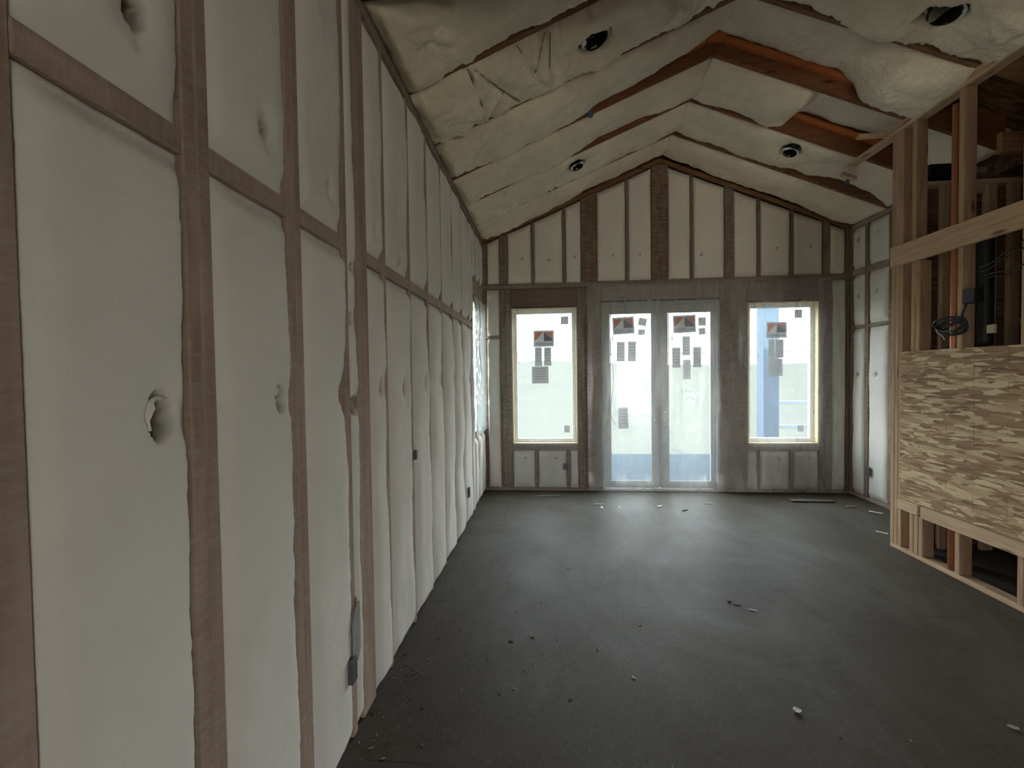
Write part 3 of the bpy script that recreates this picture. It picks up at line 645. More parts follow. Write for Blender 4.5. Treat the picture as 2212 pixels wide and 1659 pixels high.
def leaf(nm, x0, x1, gx0, gx1, holes):
    e = bpy.data.objects.new(nm, None); COL.objects.link(e); e.location = ((x0+x1)/2, L+.065, .04); struct(e)
    bm = bmesh.new(); Ya, Yb = L+.04, L+.085
    add_box(bm, x0, x1, Ya, Yb, .04, .125); add_box(bm, x0, x1, Ya, Yb, 2.33, 2.435)
    for sa, sb in ((x0, gx0), (gx1, x1)):
        cuts = sorted([h for h in holes if sa < h[0] < sb], key=lambda h: h[1]); z = .125; r = .007
        for hx, hz in cuts:
            add_box(bm, sa, sb, Ya, Yb, z, hz-r, 0); add_box(bm, sa, hx-r, Ya, Yb, hz-r, hz+r, 0); add_box(bm, hx+r, sb, Ya, Yb, hz-r, hz+r, 0); z = hz+r
        add_box(bm, sa, sb, Ya, Yb, z, 2.33, 0)
    from_bm('stile_frame', bm, m_door, e); box('pane', gx0, gx1, L+.06, L+.064, .125, 2.33, m_glass, e, 0)
    frame_xz('glazing_bead', gx0, gx1, L+.03, L+.039, .125, 2.33, .012, m_door, e)
    for z in (.35, 1.25, 2.15):
        xx = x0-.004 if x0 < 2 else x1-.008
        box('hinge', xx, xx+.012, L+.03, L+.045, z-.05, z+.05, m_steel, e)
    return e
d1 = leaf('door_1', 1.587, 2.296, 1.661, 2.200, [(2.236, .93)])
d2 = leaf('door_2', 2.300, 3.001, 2.404, 2.967-.02, [(2.368, 1.035), (2.366, .925)])
# faint handwriting on the door glass
def scribble(name, cx, cz, parent, seed):
    rnd = random.Random(seed); bm_all = bmesh.new()
    for row in range(2):
        x = cx-.09+row*.03; z = cz-row*.10; pts = []
        for k in range(10): pts.append((x+k*.018, L+.058, z+rnd.uniform(-.03, .03)))
        t = tube('tmp', spline(pts, 4), .0022, None, None, 5)
        for v in t.data.vertices: v.co += t.location
        bm_all.from_mesh(t.data); me = t.data; bpy.data.objects.remove(t); bpy.data.meshes.remove(me)
    ob = from_bm(name, bm_all, m_ink, parent); return ob
scribble('marker_writing', 2.05, 1.43, d1, 1); scribble('marker_writing', 2.65, 1.30, d2, 2)
# stickers
def text_mesh(s_, size):
    c = bpy.data.curves.new('t', 'FONT'); c.body = s_; c.size = size; c.align_x = 'CENTER'; c.extrude = .0004
    ob = bpy.data.objects.new('t', c); COL.objects.link(ob); dg = bpy.context.evaluated_depsgraph_get()
    me = bpy.data.meshes.new_from_object(ob.evaluated_get(dg)); bpy.data.objects.remove(ob); bpy.data.curves.remove(c); return me
LET = text_mesh('ANDERSEN', .052); xs_ = [v.co.x for v in LET.vertices]; lw = max(xs_)-min(xs_)
GY = L+.054
def sticker(x0, z1, x1, z0, lb, rot=0, cat='sticker', logo=False, yy=GY, group='stickers on the gable glazing', mt=None):
    cx, cz = (x0+x1)/2, (z0+z1)/2; wv, hv = (x1-x0)/2, (z1-z0)/2
    bm = bmesh.new(); add_box(bm, -wv, wv, -.0006, .0006, -hv, hv, 0)
    st = from_bm('glass_sticker', bm, mt or m_paper, None, (0, 0, 0)); st.location = (cx, yy, cz)
    tagit(st, lb, cat, group)
    def poly(nm, pts, m):
        b = bmesh.new(); aa = [b.verts.new((p[0], -.0016, p[1])) for p in pts]; bb = [b.verts.new((p[0], -.0008, p[1])) for p in pts]
        b.faces.new(aa); b.faces.new(bb[::-1])
        for i in range(len(pts)): b.faces.new((aa[i], bb[i], bb[(i+1) % len(pts)], aa[(i+1) % len(pts)]))
        bmesh.ops.recalc_face_normals(b, faces=b.faces[:])
        me = bpy.data.meshes.new(nm); b.to_mesh(me); b.free(); me.materials.append(m)
        oo = bpy.data.objects.new(nm, me); COL.objects.link(oo); oo.parent = st; return oo
    if logo:
        t_, bo = hv*.80, -hv*.30; lx, rx = -wv*.86, wv*.86
        poly('orange_triangle', [(lx, bo), (-wv*.02, t_), (lx, t_)], m_paper_or)
        poly('white_triangle', [(lx+.002, bo), (-wv*.02, bo), (-wv*.02, t_*.98)], m_paper_wh)
        poly('dark_block', [(wv*.03, bo), (rx, bo), (rx, -hv*.05), (wv*.03, t_*.98)], m_paper_dk)
        poly('orange_triangle', [(rx, hv*.0), (rx, t_), (wv*.06, t_)], m_paper_or)
        me = LET.copy(); me.materials.clear(); me.materials.append(m_paper_dk)
        k = 2*wv*.84/lw
        lt = bpy.data.objects.new('lettering', me); COL.objects.link(lt); lt.parent = st
        lt.location = (0, -.0014, -hv*.80); lt.rotation_euler = (math.pi/2, 0, 0); lt.scale = (-k, min(k*1.1, 1.1), 1)
    elif hv > .08:
        for q in range(5):
            zq = hv*.7-q*hv*.3; poly('print_line', [(-wv*.7, zq), (wv*.7, zq), (wv*.7, zq+.006), (-wv*.7, zq+.006)], m_ink)
    st.rotation_euler = (0, rot, 0)
    return st
WY = L+.0835
A_, B_, C_, D_ = 'window nearest the long wall', 'glazed door nearest the long wall', 'glazed door nearest the partition', 'window nearest the partition'
sticker(.661, 2.138, .937, 1.916, 'white maker sticker with orange triangles on the %s' % A_, 0, logo=True, yy=WY)
sticker(1.027, 2.315, 1.13, 2.208, 'small grey square sticker at the top corner of the %s' % A_, yy=WY)
sticker(.677, 1.915, .773, 1.658, 'tall grey label under the maker sticker, long wall side, %s' % A_, yy=WY)
sticker(.801, 1.912, .897, 1.663, 'tall grey label under the maker sticker, door side, %s' % A_, yy=WY)
sticker(.636, 1.654, .857, 1.427, 'large square grey label lowest of the cluster on the %s' % A_, yy=WY)
sticker(1.06, .86, 1.133, .766, 'small grey square sticker at the bottom corner of the %s' % A_, yy=WY)
sticker(1.702, 2.285, 1.982, 2.06, 'white maker sticker with orange triangles on the %s' % B_, -.05, logo=True)
sticker(2.035, 2.265, 2.14, 2.165, 'tilted square grey sticker beside the maker sticker, %s' % B_, .2)
sticker(2.03, 2.12, 2.119, 2.045, 'small grey oblong sticker below the tilted square, %s' % B_, .03)
sticker(1.753, 1.961, 1.859, 1.703, 'tall dark grey label on the hinge side of the %s' % B_, .02)
sticker(1.897, 1.964, 2.003, 1.70, 'tall dark grey label, farther from the hinges, %s' % B_, .02)
sticker(1.764, 1.097, 1.895, .82, 'lone tall white tag stuck low on the %s' % B_, -.03)
sticker(1.693, 2.03, 1.709, 1.968, 'tiny dark vertical mark on the %s' % B_)
sticker(2.475, 2.29, 2.761, 2.061, 'white maker sticker with orange triangles on the %s' % C_, -.03, logo=True)
sticker(2.791, 2.258, 2.889, 2.148, 'square grey sticker beside the maker sticker, %s' % C_, 0)
sticker(2.796, 2.12, 2.883, 2.034, 'small slightly tilted grey sticker below the square one, %s' % C_, -.1)
sticker(2.461, 1.874, 2.566, 1.613, 'tall grey label at the meeting-stile end of the cross-shaped four, %s' % C_)
sticker(2.591, 2.017, 2.69, 1.768, 'tall grey label topmost of the cross-shaped four, %s' % C_)
sticker(2.725, 1.875, 2.829, 1.615, 'tall grey label at the hinge end of the cross-shaped four, %s' % C_)
sticker(2.596, 1.715, 2.694, 1.46, 'tall grey label lowest of the cross-shaped four, %s' % C_)
sticker(2.456, 2.019, 2.471, 1.959, 'tiny dark vertical mark on the %s' % C_)
sticker(3.648, 2.178, 3.897, 1.971, 'faint maker sticker with orange triangles on the %s' % D_, 0, logo=True, yy=WY)
sticker(3.992, 2.329, 4.082, 2.22, 'small grey square sticker at the top corner of the %s' % D_, yy=WY)
sticker(3.671, 1.958, 3.75, 1.713, 'tall grey label under the maker sticker, door side, %s' % D_, yy=WY)
sticker(3.756, 1.956, 3.858, 1.717, 'tall grey label under the maker sticker, return wall side, %s' % D_, yy=WY)
sticker(3.659, 1.709, 3.847, 1.486, 'large square grey label lowest of the cluster on the %s' % D_, yy=WY)
sticker(4.029, .854, 4.102, .77, 'small grey square sticker at the bottom corner of the %s' % D_, yy=WY)
# hanging wires
tagit(tube('hanging_wire', spline([(.46, L-.02, 2.43), (.472, L-.025, 2.218), (.445, L-.02, 2.05), (.429, L-.02, 1.913), (.475, L-.02, 1.692)]), .0028, m_wire), 'thin curly wire dangling over the window nearest the long wall', 'wire')
tagit(tube('hanging_wire', spline([(1.655, L-.02, 2.49), (1.672, L-.02, 2.2), (1.668, L-.02, 1.8), (1.70, L-.02, 1.5), (1.66, L-.02, 1.045), (1.717, L-.02, .88)]), .0028, m_wire), 'long thin wire dangling over the glazed door nearest the long wall', 'wire')
tagit(tube('hanging_wire', spline([(3.449, L-.02, 2.43), (3.465, L-.02, 2.147), (3.43, L-.02, 1.93), (3.488, L-.02, 1.738)]), .0028, m_wire), 'thin curly wire dangling over the window nearest the partition', 'wire')
# plastic sheets
s = sheet('plastic_sheet', (1.36, L-.045, .03), X_, Z_, -Y_, 3.1, 2.66, m_film, .012, .03, 1, (7, .7), .03); tagit(s, 'big hazy clear plastic sheet hung over the doors and the window beside them', 'plastic sheet')
s = sheet('plastic_sheet', (.26, L-.035, .04), X_, Z_, -Y_, 1.06, 2.62, m_film_l, .008, .03, 8, (8, .8)); tagit(s, 'thin clear plastic sheet over the gable window nearest the long wall', 'plastic sheet')

# ================================================================== RETURN WALL (X = R)
GR = 'studs of the return wall'
for a, b, nm in [(5.02, 5.10, 'doubled end stud of the return wall next to the partition'), (5.40, 5.46, 'middle stud of the return wall'), (5.66, L, 'corner stud of the return wall at the gable')]:
    tagit(box('wall_stud', R, R+.115, a, b, .04, 3.27, m_gab_z), 'netted ' + nm, 'stud', GR)
tagit(box('top_plate', R-.003, R+.115, 4.16, L-.002, 3.272, 3.325, m_net_y), 'netted top plate above the return wall', 'top plate')
tagit(box('bottom_plate', R-.002, R+.115, 4.16, L-.002, .001, .038, m_net_y), 'bottom plate under the return wall', 'bottom plate')
for k, (a, b, nm) in enumerate([(5.10, 5.40, 'wide bay'), (5.46, 5.66, 'corner bay')]):
    for j, (z0, z1, nz) in enumerate([(.04, 2.05, 'tall lower panel'), (2.09, 2.70, 'middle panel'), (2.77, 3.27, 'top panel')]):
        p = panel('insulation_panel', (R+.008, b, z0), -Y_, Z_, -X_, b-a, lambda u, h=z1-z0: h, m_ins, .018, res=.02, seed=k*3+j+120, pw=6,
                  holes=[((b-a)*.45, (1.46 if j == 0 else .35), .016, .025)])
        tagit(p, 'white netted insulation of the return wall, %s, %s' % (nz, nm), 'insulation', 'insulation panels of the return wall')
    tagit(box('blocking', R+.001, R+.115, a, b, 2.052, 2.088, m_gab_x), 'thin lower blocking of the return wall, %s' % nm, 'blocking')
    tagit(box('blocking', R-.001, R+.115, a, b, 2.702, 2.768, m_net_y), 'thick upper blocking of the return wall, %s' % nm, 'blocking')
tagit(box('outlet_box', R-.034, R-.012, 5.32, 5.395, .31, .41, m_grey), 'grey outlet box low on the return wall', 'outlet box')
tagit(box('sheathing_board', R+.01, R+.1, 4.15, 5.018, .04, 3.26, m_osb_dk), 'brown board hidden behind the end of the return wall', 'board')

# ================================================================== ROOF FRAMING
RY = [5.13, 4.52, 3.91, 3.30, 2.69]
GRF = 'roof rafters'
ryn = ['first rafter from the gable wall', 'second rafter from the gable wall', 'third rafter from the gable wall, deeply exposed', 'fourth rafter from the gable wall', 'fifth rafter from the gable wall']
for i, y in enumerate(RY):
    mt = m_red if i in (2, 1) else m_raft
    for sd, nm in ((-1, 'long wall slope'), (1, 'partition slope')):
        xa, xb = (0, RX-.001) if sd < 0 else (RX+.001, R)
        ob = prism_xz('rafter', slope_pts(0, .28, xa, xb, sd), y-.019, y+.019, mt); tagit(ob, 'brown %s, %s' % (ryn[i], nm), 'rafter', GRF)
for k, y in enumerate([1.47, .86, .25, -.36, -.97]):
    for sd, nm in ((-1, 'long wall slope'), (1, 'partition slope')):
        xa, xb = (0, RX-.001) if sd < 0 else (RX+.001, R)
        tagit(prism_xz('rafter', slope_pts(0, .28, xa, xb, sd), y-.019, y+.019, m_raft), 'bare rafter behind the dark beam, %s, %s back' % (nm, ORD[k]), 'rafter', GRF)
# orange edge strips left along the third and second rafters
for (i, sd, x0, x1, off, nm) in [(2, -1, .95, 2.22, .105, 'on the third rafter, long wall slope'), (2, 1, 2.38, 3.42, .115, 'on the third rafter, partition slope'), (1, 1, 3.05, 4.05, .14, 'on the second rafter near the partition')]:
    ob = prism_xz('ledger_strip', slope_pts(off, off+.05, x0, x1, sd), RY[i]-.062, RY[i]-.0195, wood('orange_strip', (.42, .12, .04), (.62, .22, .08), 'x')); tagit(ob, 'orange wood strip ' + nm, 'strip')
ob = box('ridge_bracket', RX-.075, RX+.075, RY[2]-.10, RY[2]-.021, HR+.085, HR+.17, wood('orange_bracket', (.40, .11, .04), (.6, .2, .08), 'x')); tagit(ob, 'orange bracket at the ridge of the third rafter', 'bracket')
tagit(box('ridge_board', RX-.0195, RX+.0195, 2.1, L-.04, HR+.29, HR+.305, m_red), 'ridge board hidden above the insulation', 'board')
# dark cross beam
bmx = box('cross_beam', .0, R, 1.862, 2.0, 3.315, 3.60, m_beam, bev=.006); tagit(bmx, 'black cross beam carried by the wide post, at the top of the frame', 'beam')

# roof insulation : base profile per bay and slope as (x, d) - d>0 hangs below the rafters, d<0 leaves them exposed
BY = [(2.02, 2.671), (2.709, 3.281), (3.319, 3.891), (3.929, 4.501), (4.539, 5.111), (5.149, L-.036)]
prof = {(0, -1): [(0, .006), (1, .006), (1.4, 0), (2.3, -.03)], (0, 1): [(2.3, -.03), (3.9, 0)],
        (1, -1): [(0, .02), (1.2, .015), (1.8, 0), (2.3, -.02)], (1, 1): [(2.3, -.03), (2.7, -.025), (2.9, 0), (3.1, .05), (3.35, .05), (3.5, -.01), (3.9, .0)],
        (2, -1): [(0, .006), (1.0, .012), (1.35, -.03), (1.9, -.10), (2.3, -.16)], (2, 1): [(2.3, -.18), (2.8, -.17), (3.2, -.18), (3.35, -.12), (3.5, 0), (3.9, .02)],
        (3, -1): [(0, .006), (1.1, .010), (1.4, -.05), (1.8, -.04), (2.15, -.02), (2.3, .0)], (3, 1): [(2.3, 0), (2.7, -.015), (3.0, .01), (3.12, -.02), (3.25, -.20), (3.9, -.23), (4.3, -.15), (4.6, .0)],
        (4, -1): [(0, .006), (1.3, .008), (1.7, -.02), (2.3, -.03)], (4, 1): [(2.3, -.03), (2.7, -.02), (3.3, -.005), (3.6, -.03), (4.0, -.10), (4.3, -.09), (4.6, 0)],
        (5, -1): [(0, .006), (1.1, -.0), (1.4, -.02), (2.3, -.03)], (5, 1): [(2.3, -.03), (3.0, -.01), (4.6, .012)]}
def lerp(pts, x):
    if x <= pts[0][0]: return pts[0][1]
    for (a, p), (b, q) in zip(pts, pts[1:]):
        if x <= b: return p+(q-p)*sstep(0, 1, (x-a)/(b-a))
    return pts[-1][1]
CR1 = [((.366, 2.689), (.396, 3.069)), ((.396, 3.069), (.390, 3.235)), ((.405, 2.716), (.539, 3.006)), ((.539, 3.006), (.653, 3.218)), ((.673, 2.69), (.78, 3.002)), ((.78, 3.002), (.848, 3.182)), ((.847, 2.70), (.78, 3.002)), ((.878, 2.718), (.878, 3.204)), ((.559, 3.035), (.426, 3.23))]
CR4 = [((.404, 4.56), (.405, 5.083)), ((.497, 4.816), (.608, 5.072)), ((.726, 4.629), (.894, 5.105)), ((.947, 4.651), (.953, 5.081)), ((.30, 4.6), (.6, 4.85)), ((.6, 4.85), (.726, 4.629))]
BN = ['between the dark beam and the fifth rafter', 'between the fifth and fourth rafters', 'between the fourth and third rafters', 'between the third and second rafters', 'between the second and first rafters', 'between the first rafter and the gable']
LEN = RX/CT
for k, (a, b) in enumerate(BY):
    for sd in (-1, 1):
        xe = R if k >= 3 else 3.93
        pf = prof[k, sd]
        if sd < 0:
            O = (0, a, HE); U, V, N = Y_, Vector((CT, 0, ST)), Vector((ST, 0, -CT)); ln = LEN-.002; xof = lambda v: v*CT; ln += max(0, -lerp(pf, 2.3))*ST/CT*1.05
        else:
            O = (xe, b, HR-M*(xe-RX)); U, V, N = -Y_, Vector((-CT, 0, ST)), Vector((-ST, 0, -CT)); ln = (xe-RX)/CT-.002+max(0, -lerp(pf, 2.3))*ST/CT*1.05; xof = lambda v, xe=xe: xe-v*CT
        cr = []
        if sd < 0 and k in (1, 4):
            cr = [(p[1]-a, p[0]/CT, q[1]-a, q[0]/CT, .011, .035 if k == 1 else .02) for p, q in (CR1 if k == 1 else CR4)]
        # loose folds
        rnd = random.Random(k*7+sd)
        for _ in range(5):
            v0 = rnd.uniform(.1, ln-.2); cr.append((0, v0, (b-a)*rnd.uniform(.4, 1), v0+rnd.uniform(-.12, .12), .02, .008))
        hl = []
        if (k, sd) == (1, -1): hl = [(2.96-a, 1.183/CT, .088, .13)]
        if (k, sd) == (1, 1): hl = [(b-2.985, (xe-3.38)/CT, .095, .13)]
        if (k, sd) == (4, -1): hl = [(4.74-a, 1.183/CT, .07, .12)]
        if (k, sd) == (4, 1): hl = [(b-4.72, (xe-3.377)/CT, .075, .12)]
        lump = {0: 1.2, 1: 2.6, 2: 1.3}.get(k, 1.0)
        def base(u, v, pf=pf, xof=xof, k=k, sd=sd):
            x = xof(v); d = lerp(pf, x)
            if sd < 0 and x < .45: d += .010*noise.noise(Vector((x*14, u*14, k)))*2
            d += .022*noise.noise(Vector((x*2.2, u*1.0+k*3, sd)))+.014*noise.noise(Vector((x*5.5, u*1.5+k*3, sd+5)))
            return d
        p = panel('roof_batt', O, U, V, N, b-a, lambda u, ln=ln: ln, m_batt, .064 if k != 5 else .05, res=.015 if k < 3 else .019, creases=cr, holes=hl, base=base,
                  thick=.2, rough=2.4*lump, pw=3, over=.016, endtuck=(1, 0), seed=k*2+sd, tuck=.012)
        tagit(p, 'cream puffy roof insulation %s, %s slope' % (BN[k], 'long wall' if sd < 0 else 'partition'), 'insulation', 'roof insulation batts')
def roofpt(x, y, off):   # off below (towards room)
    if x < RX: return Vector((x, y, HE+M*x))+Vector((ST, 0, -CT))*off
    return Vector((x, y, HR-M*(x-RX)))+Vector((-ST, 0, -CT))*off
# hanger strings
for tag_, CR, off in (('near', CR1, .03), ('far', CR4, .03)):
    for i, (p, q) in enumerate(CR):
        if tag_ == 'far' and i > 3: continue
        t = tube('hanger_string', [roofpt(*p, off), roofpt((p[0]+q[0])/2, (p[1]+q[1])/2, off+.004), roofpt(*q, off)], .0022, m_wire, None, 5)
        tagit(t, 'thin string strapping the %s pleated roof batt, %s from the eave' % ('nearer' if tag_ == 'near' else 'farther', ORD[[0, 1, 2, 3, 6, 7, 5, 8, 4][i]]), 'string', 'strings across the %s pleated batt' % tag_)
# recessed light housings
def can(x, y, r, lb, sq=False, proud=.05):
    c = roofpt(x, y, 0); N = (Vector((ST, 0, -CT)) if x < RX else Vector((-ST, 0, -CT))); V = Vector((CT, 0, ST)) if x < RX else Vector((CT, 0, -ST)); U = Y_
    e = bpy.data.objects.new('recessed_light', None); COL.objects.link(e); e.location = c; tagit(e, lb, 'recessed light', 'recessed light housings')
    def cyl(nm, r0, r1, d0, d1, m, seg=28, inner=True):
        bm = bmesh.new(); rg = []
        for (rr, dd) in ((r0, d0), (r0, d1), (r1, d1), (r1, d0+.006)):
            rg.append([bm.verts.new(c+N*dd+(U*math.cos(2*math.pi*k/seg)+V*math.sin(2*math.pi*k/seg))*rr) for k in range(seg)])
        for a in range(3):
            for k in range(seg): bm.faces.new((rg[a][k], rg[a][(k+1) % seg], rg[a+1][(k+1) % seg], rg[a+1][k]))
        bm.faces.new(rg[0]); bm.faces.new(rg[3][::-1]); bmesh.ops.recalc_face_normals(bm, faces=bm.faces[:]); return from_bm(nm, bm, m, e)
    cyl('housing_can', r, r-.004, -.13, proud, m_black)
    bm = bmesh.new(); add_box(bm, -.012, .012, -r*.8, r*.8, -.003, .003, .001)
    mt = Matrix((( V.x, U.x, N.x, 0), (V.y, U.y, N.y, 0), (V.z, U.z, N.z, 0), (0, 0, 0, 1)))
    bm.transform(Matrix.Translation(c-N*.03) @ mt @ Matrix.Rotation(.5, 4, 'Z')); from_bm('mounting_strap', bm, m_pine_x if not sq else m_steel, e)
    bm = bmesh.new(); add_box(bm, -.03, .03, -.025, .025, -.02, .02, .003)
    bm.transform(Matrix.Translation(c-N*.08+V*.02) @ mt); from_bm('socket', bm, m_grey, e)
    f = torn(e, c+N*(proud-.006), U, V, N, r*1.02, plain('white_foil', (.85, .86, .86), .35), 14, r*.32, int(x*100)); f.name = 'torn_edge'
    return e
can(1.183, 2.96, .078, 'black recessed light housing in the nearer pleated batt, long wall slope')
can(3.38, 2.985, .085, 'black recessed light housing near the partition top plate')
can(1.183, 4.74, .058, 'black recessed light housing in the farther batt, long wall slope', True)
can(3.377, 4.72, .062, 'black recessed light housing in the farther batt, partition slope', True)
# blue nipples
tagit(tube('blue_cap', [roofpt(1.24, 3.86, -.05), roofpt(1.24, 3.86, .0), roofpt(1.235, 3.855, .045)], .022, m_blue, None, 12), 'small blue plastic cap hanging beside the third rafter', 'cap')
b2 = tube('blue_cap', [roofpt(4.04, 4.90, -.02), roofpt(4.04, 4.89, .035)], .02, m_blue, None, 12); tagit(b2, 'small blue plastic cap near the return wall eave', 'cap')
tagit(prism_xz('wood_scrap', slope_pts(-.03, .01, 3.93, 4.07, 1), 4.80, 4.845, m_pine_x), 'short wood scrap stuck under the batt near the blue cap', 'wood scrap')

# ================================================================== FRAMED PARTITION
PX = 3.84; PD = .09
GPt = 'studs of the framed partition'
PT = 3.570
for a, b, z1, nm in [(3.992, 4.03, PT, 'outermost end stud'), (3.952, 3.99, PT, 'middle stud of the end post'), (3.912, 3.95, PT, 'inner stud of the end post'),
                     (3.79, 3.828, PT, 'full height stud next to the end post'), (3.388, 3.426, PT, 'full height stud beside the copper pipe'), (2.96, 2.998, PT, 'full height stud nearest the viewer'), (2.55, 2.588, PT, 'full height stud closer than the frame edge')]:
    tagit(box('partition_stud', PX, PX+PD, a, b, .039, z1, m_pine_z if b < 3.95 else m_pine_z), 'raw pine %s of the partition' % nm, 'stud', GPt)
for a, b, z0, z1, nm in [(3.745, 3.785, .039, 2.43, 'short jack stud doubled beside the next-to-end stud'), (3.70, 3.738, .039, .36, 'very short cripple stud under the ledger')]:
    tagit(box('partition_stud', PX, PX+PD, a, b, z0, z1, m_pine_z), 'raw pine %s of the partition' % nm, 'stud', GPt)
tagit(box('bottom_plate', PX, PX+PD, 1.5, 4.03, .001, .038, m_pine_y), 'raw pine sole plate of the partition on the floor', 'bottom plate')
tagit(box('top_plate', PX, PX+PD, 1.5, 4.60, PT+.001, PT+.034, m_pine_y), 'lower board of the doubled partition top plate, overshooting the post', 'top plate')
tagit(prism_xz('top_plate', [(PX, PT+.035), (PX+PD, PT+.035), (PX+PD, PT+.0365), (PX, PT+.072)], 1.5, 4.10, m_pine_y, bev=0), 'upper board of the doubled partition top plate', 'top plate')
tagit(box('blocking', PX-.04, PX+.0, 3.335, 3.885, 3.66, 3.78, wood('weathered', (.2, .14, .09), (.3, .22, .15), 'y')), 'greyish block between rafters above the partition plate', 'blocking')
tagit(box('wood_scrap', PX-.22, PX+.02, 4.11, 4.15, 3.61, 3.645, m_pine_x), 'short pine scrap lying across the partition top plate', 'wood scrap')
tagit(box('header_board', PX-.039, PX-.001, 1.5, 4.0, 2.43, 2.60, m_pine_y), 'wide knotty pine header board nailed across the partition studs', 'header')
op = box('strand_board_panel', PX-.013, PX-.001, 1.5, 3.915, .46, 1.705, m_osb, origin=(PX, 2.7, .46)); tagit(op, 'big tan strand board sheet covering the lower partition', 'board')
tagit(box('ledger_board', PX-.039, PX-.0, 1.5, 3.675, .365, .457, m_pine_y), 'long pine ledger board under the strand board sheet', 'ledger')
tagit(box('ledger_board', PX-.039, PX-.0, 3.70, 3.905, .375, .457, m_pine_y), 'short pine ledger piece next to the end post', 'ledger')
tagit(tube('copper_pipe', [(PX+.028, 3.482, .04), (PX+.028, 3.482, 1.7), (PX+.028, 3.482, 3.5)], .021, m_pex, None, 14), 'vertical copper-coloured pipe inside the partition', 'pipe')
blk_tube = tube('black_tube', [(PX+.11, 3.34, 1.72+.03*i) for i in range(30)], .045, m_black, None, 14); tagit(blk_tube, 'black vertical tube behind the partition studs', 'hose')  # plain black tube standing behind the studs
for i, v in enumerate(blk_tube.data.vertices):
    ring = i//14
    if ring % 2: v.co.x += 0.0
# rear framing
GRe = 'rear studs inside the partition'
for k, (xa, xb, nm) in enumerate([(4.183, 4.263, 'directly behind the header gap'), (4.521, 4.610, 'behind the coiled cable'), (4.706, 4.790, 'behind the black junction box'), (5.15, 5.24, 'deepest in the chase'), (5.56, 5.65, 'at the far end of the chase')]):
    tagit(box('rear_stud', xa, xb, 3.96, 3.998, .001, 3.10, m_pine_z), 'pale pine rear stud %s' % nm, 'stud', GRe)
tagit(box('rear_plate', 4.0, 7.4, 3.96, 4.05, 3.101, 3.14, m_pine_x), 'pine plate on top of the rear studs', 'plate')
tagit(box('rear_blocking', 4.264, 4.52, 3.96, 3.998, 3.03, 3.10, m_pine_x), 'small pine block between the first two rear studs', 'blocking')
tagit(box('rear_blocking', 4.791, 5.149, 3.96, 3.998, 1.93, 1.97, m_pine_x), 'pine crosspiece below the black junction box', 'blocking')
tagit(box('rear_duct', 4.10, 4.42, 3.98, 4.09, 3.19, 3.29, m_black), 'black duct end seen above the rear framing', 'duct')
for k, y in enumerate([3.25, 2.64, 2.03]):
    tagit(box('ceiling_joist', PX+.1, 7.5, y-.019, y+.019, 3.16-.14, 3.16, m_raft), 'brown ceiling joist behind the partition, %s from the rear wall' % ORD[k], 'joist', 'joists behind the partition')
# electrics on the partition
jb = box('junction_box', PX-.012, PX+.05, 3.285, 3.375, 2.02, 2.12, m_black); tagit(jb, 'black junction box on the stud above the coiled cable', 'junction box')
jb2 = box('junction_box', PX+.0, PX+.06, 2.90, 2.955, 2.00, 2.10, m_black); tagit(jb2, 'black junction box at the frame edge of the partition', 'junction box')
coil = []
for k in range(4):
    for j in range(20):
        a = 2*math.pi*j/20; coil.append((PX-.045-.008*k+.012*math.sin(a*2+k), 3.41+(.105+.006*k)*math.cos(a), 1.845+.012*k+(.042+.008*(k % 2))*math.sin(a)))
coil = [(PX-.02, 3.33, 2.02), (PX-.03, 3.35, 1.95), (PX-.04, 3.36, 1.90)]+coil
cw = tube('coiled_cable', spline(coil, 3), .0075, m_cable, None, 8); tagit(cw, 'coil of dark electrical cable hanging above the strand board', 'cable')
tube('bare_wire', spline([(PX-.06, 3.53, 1.87), (PX-.07, 3.50, 1.83), (PX-.07, 3.46, 1.80), (PX-.07, 3.44, 1.77)]), .003, plain('white_sheath', (.8, .8, .8), .4), cw)
for k, (p, nm) in enumerate([([(PX+.03, 3.29, 2.26), (PX+.01, 3.19, 2.27), (PX-.01, 3.10, 2.30), (PX-.01, 2.97, 2.36), (PX, 2.7, 2.42)], 'uppermost black cable strung between partition studs'),
                  ([(PX+.03, 3.29, 2.23), (PX+.01, 3.20, 2.235), (PX-.01, 3.10, 2.27), (PX-.01, 2.97, 2.31), (PX, 2.7, 2.36)], 'second black cable strung between partition studs'),
                  ([(PX+.03, 3.26, 2.19), (PX+.01, 3.18, 2.20), (PX, 3.08, 2.19), (PX, 2.97, 2.21), (PX, 2.7, 2.25)], 'sagging third black cable between partition studs'),
                  ([(PX+.03, 3.27, 2.165), (PX+.01, 3.19, 2.175), (PX+.03, 3.1, 2.17), (PX+.04, 2.97, 2.17)], 'lowest black cable between partition studs')]):
    tagit(tube('black_cable', spline(p), .005, m_cable, None, 7), nm, 'cable', 'cables between the partition studs')
tagit(box('yellow_block', PX+.08, PX+.10, 3.245, 3.30, 1.80, 1.86, plain('cream_block', (.6, .55, .35), .6)), 'small cream plastic block behind the strand board top', 'block')

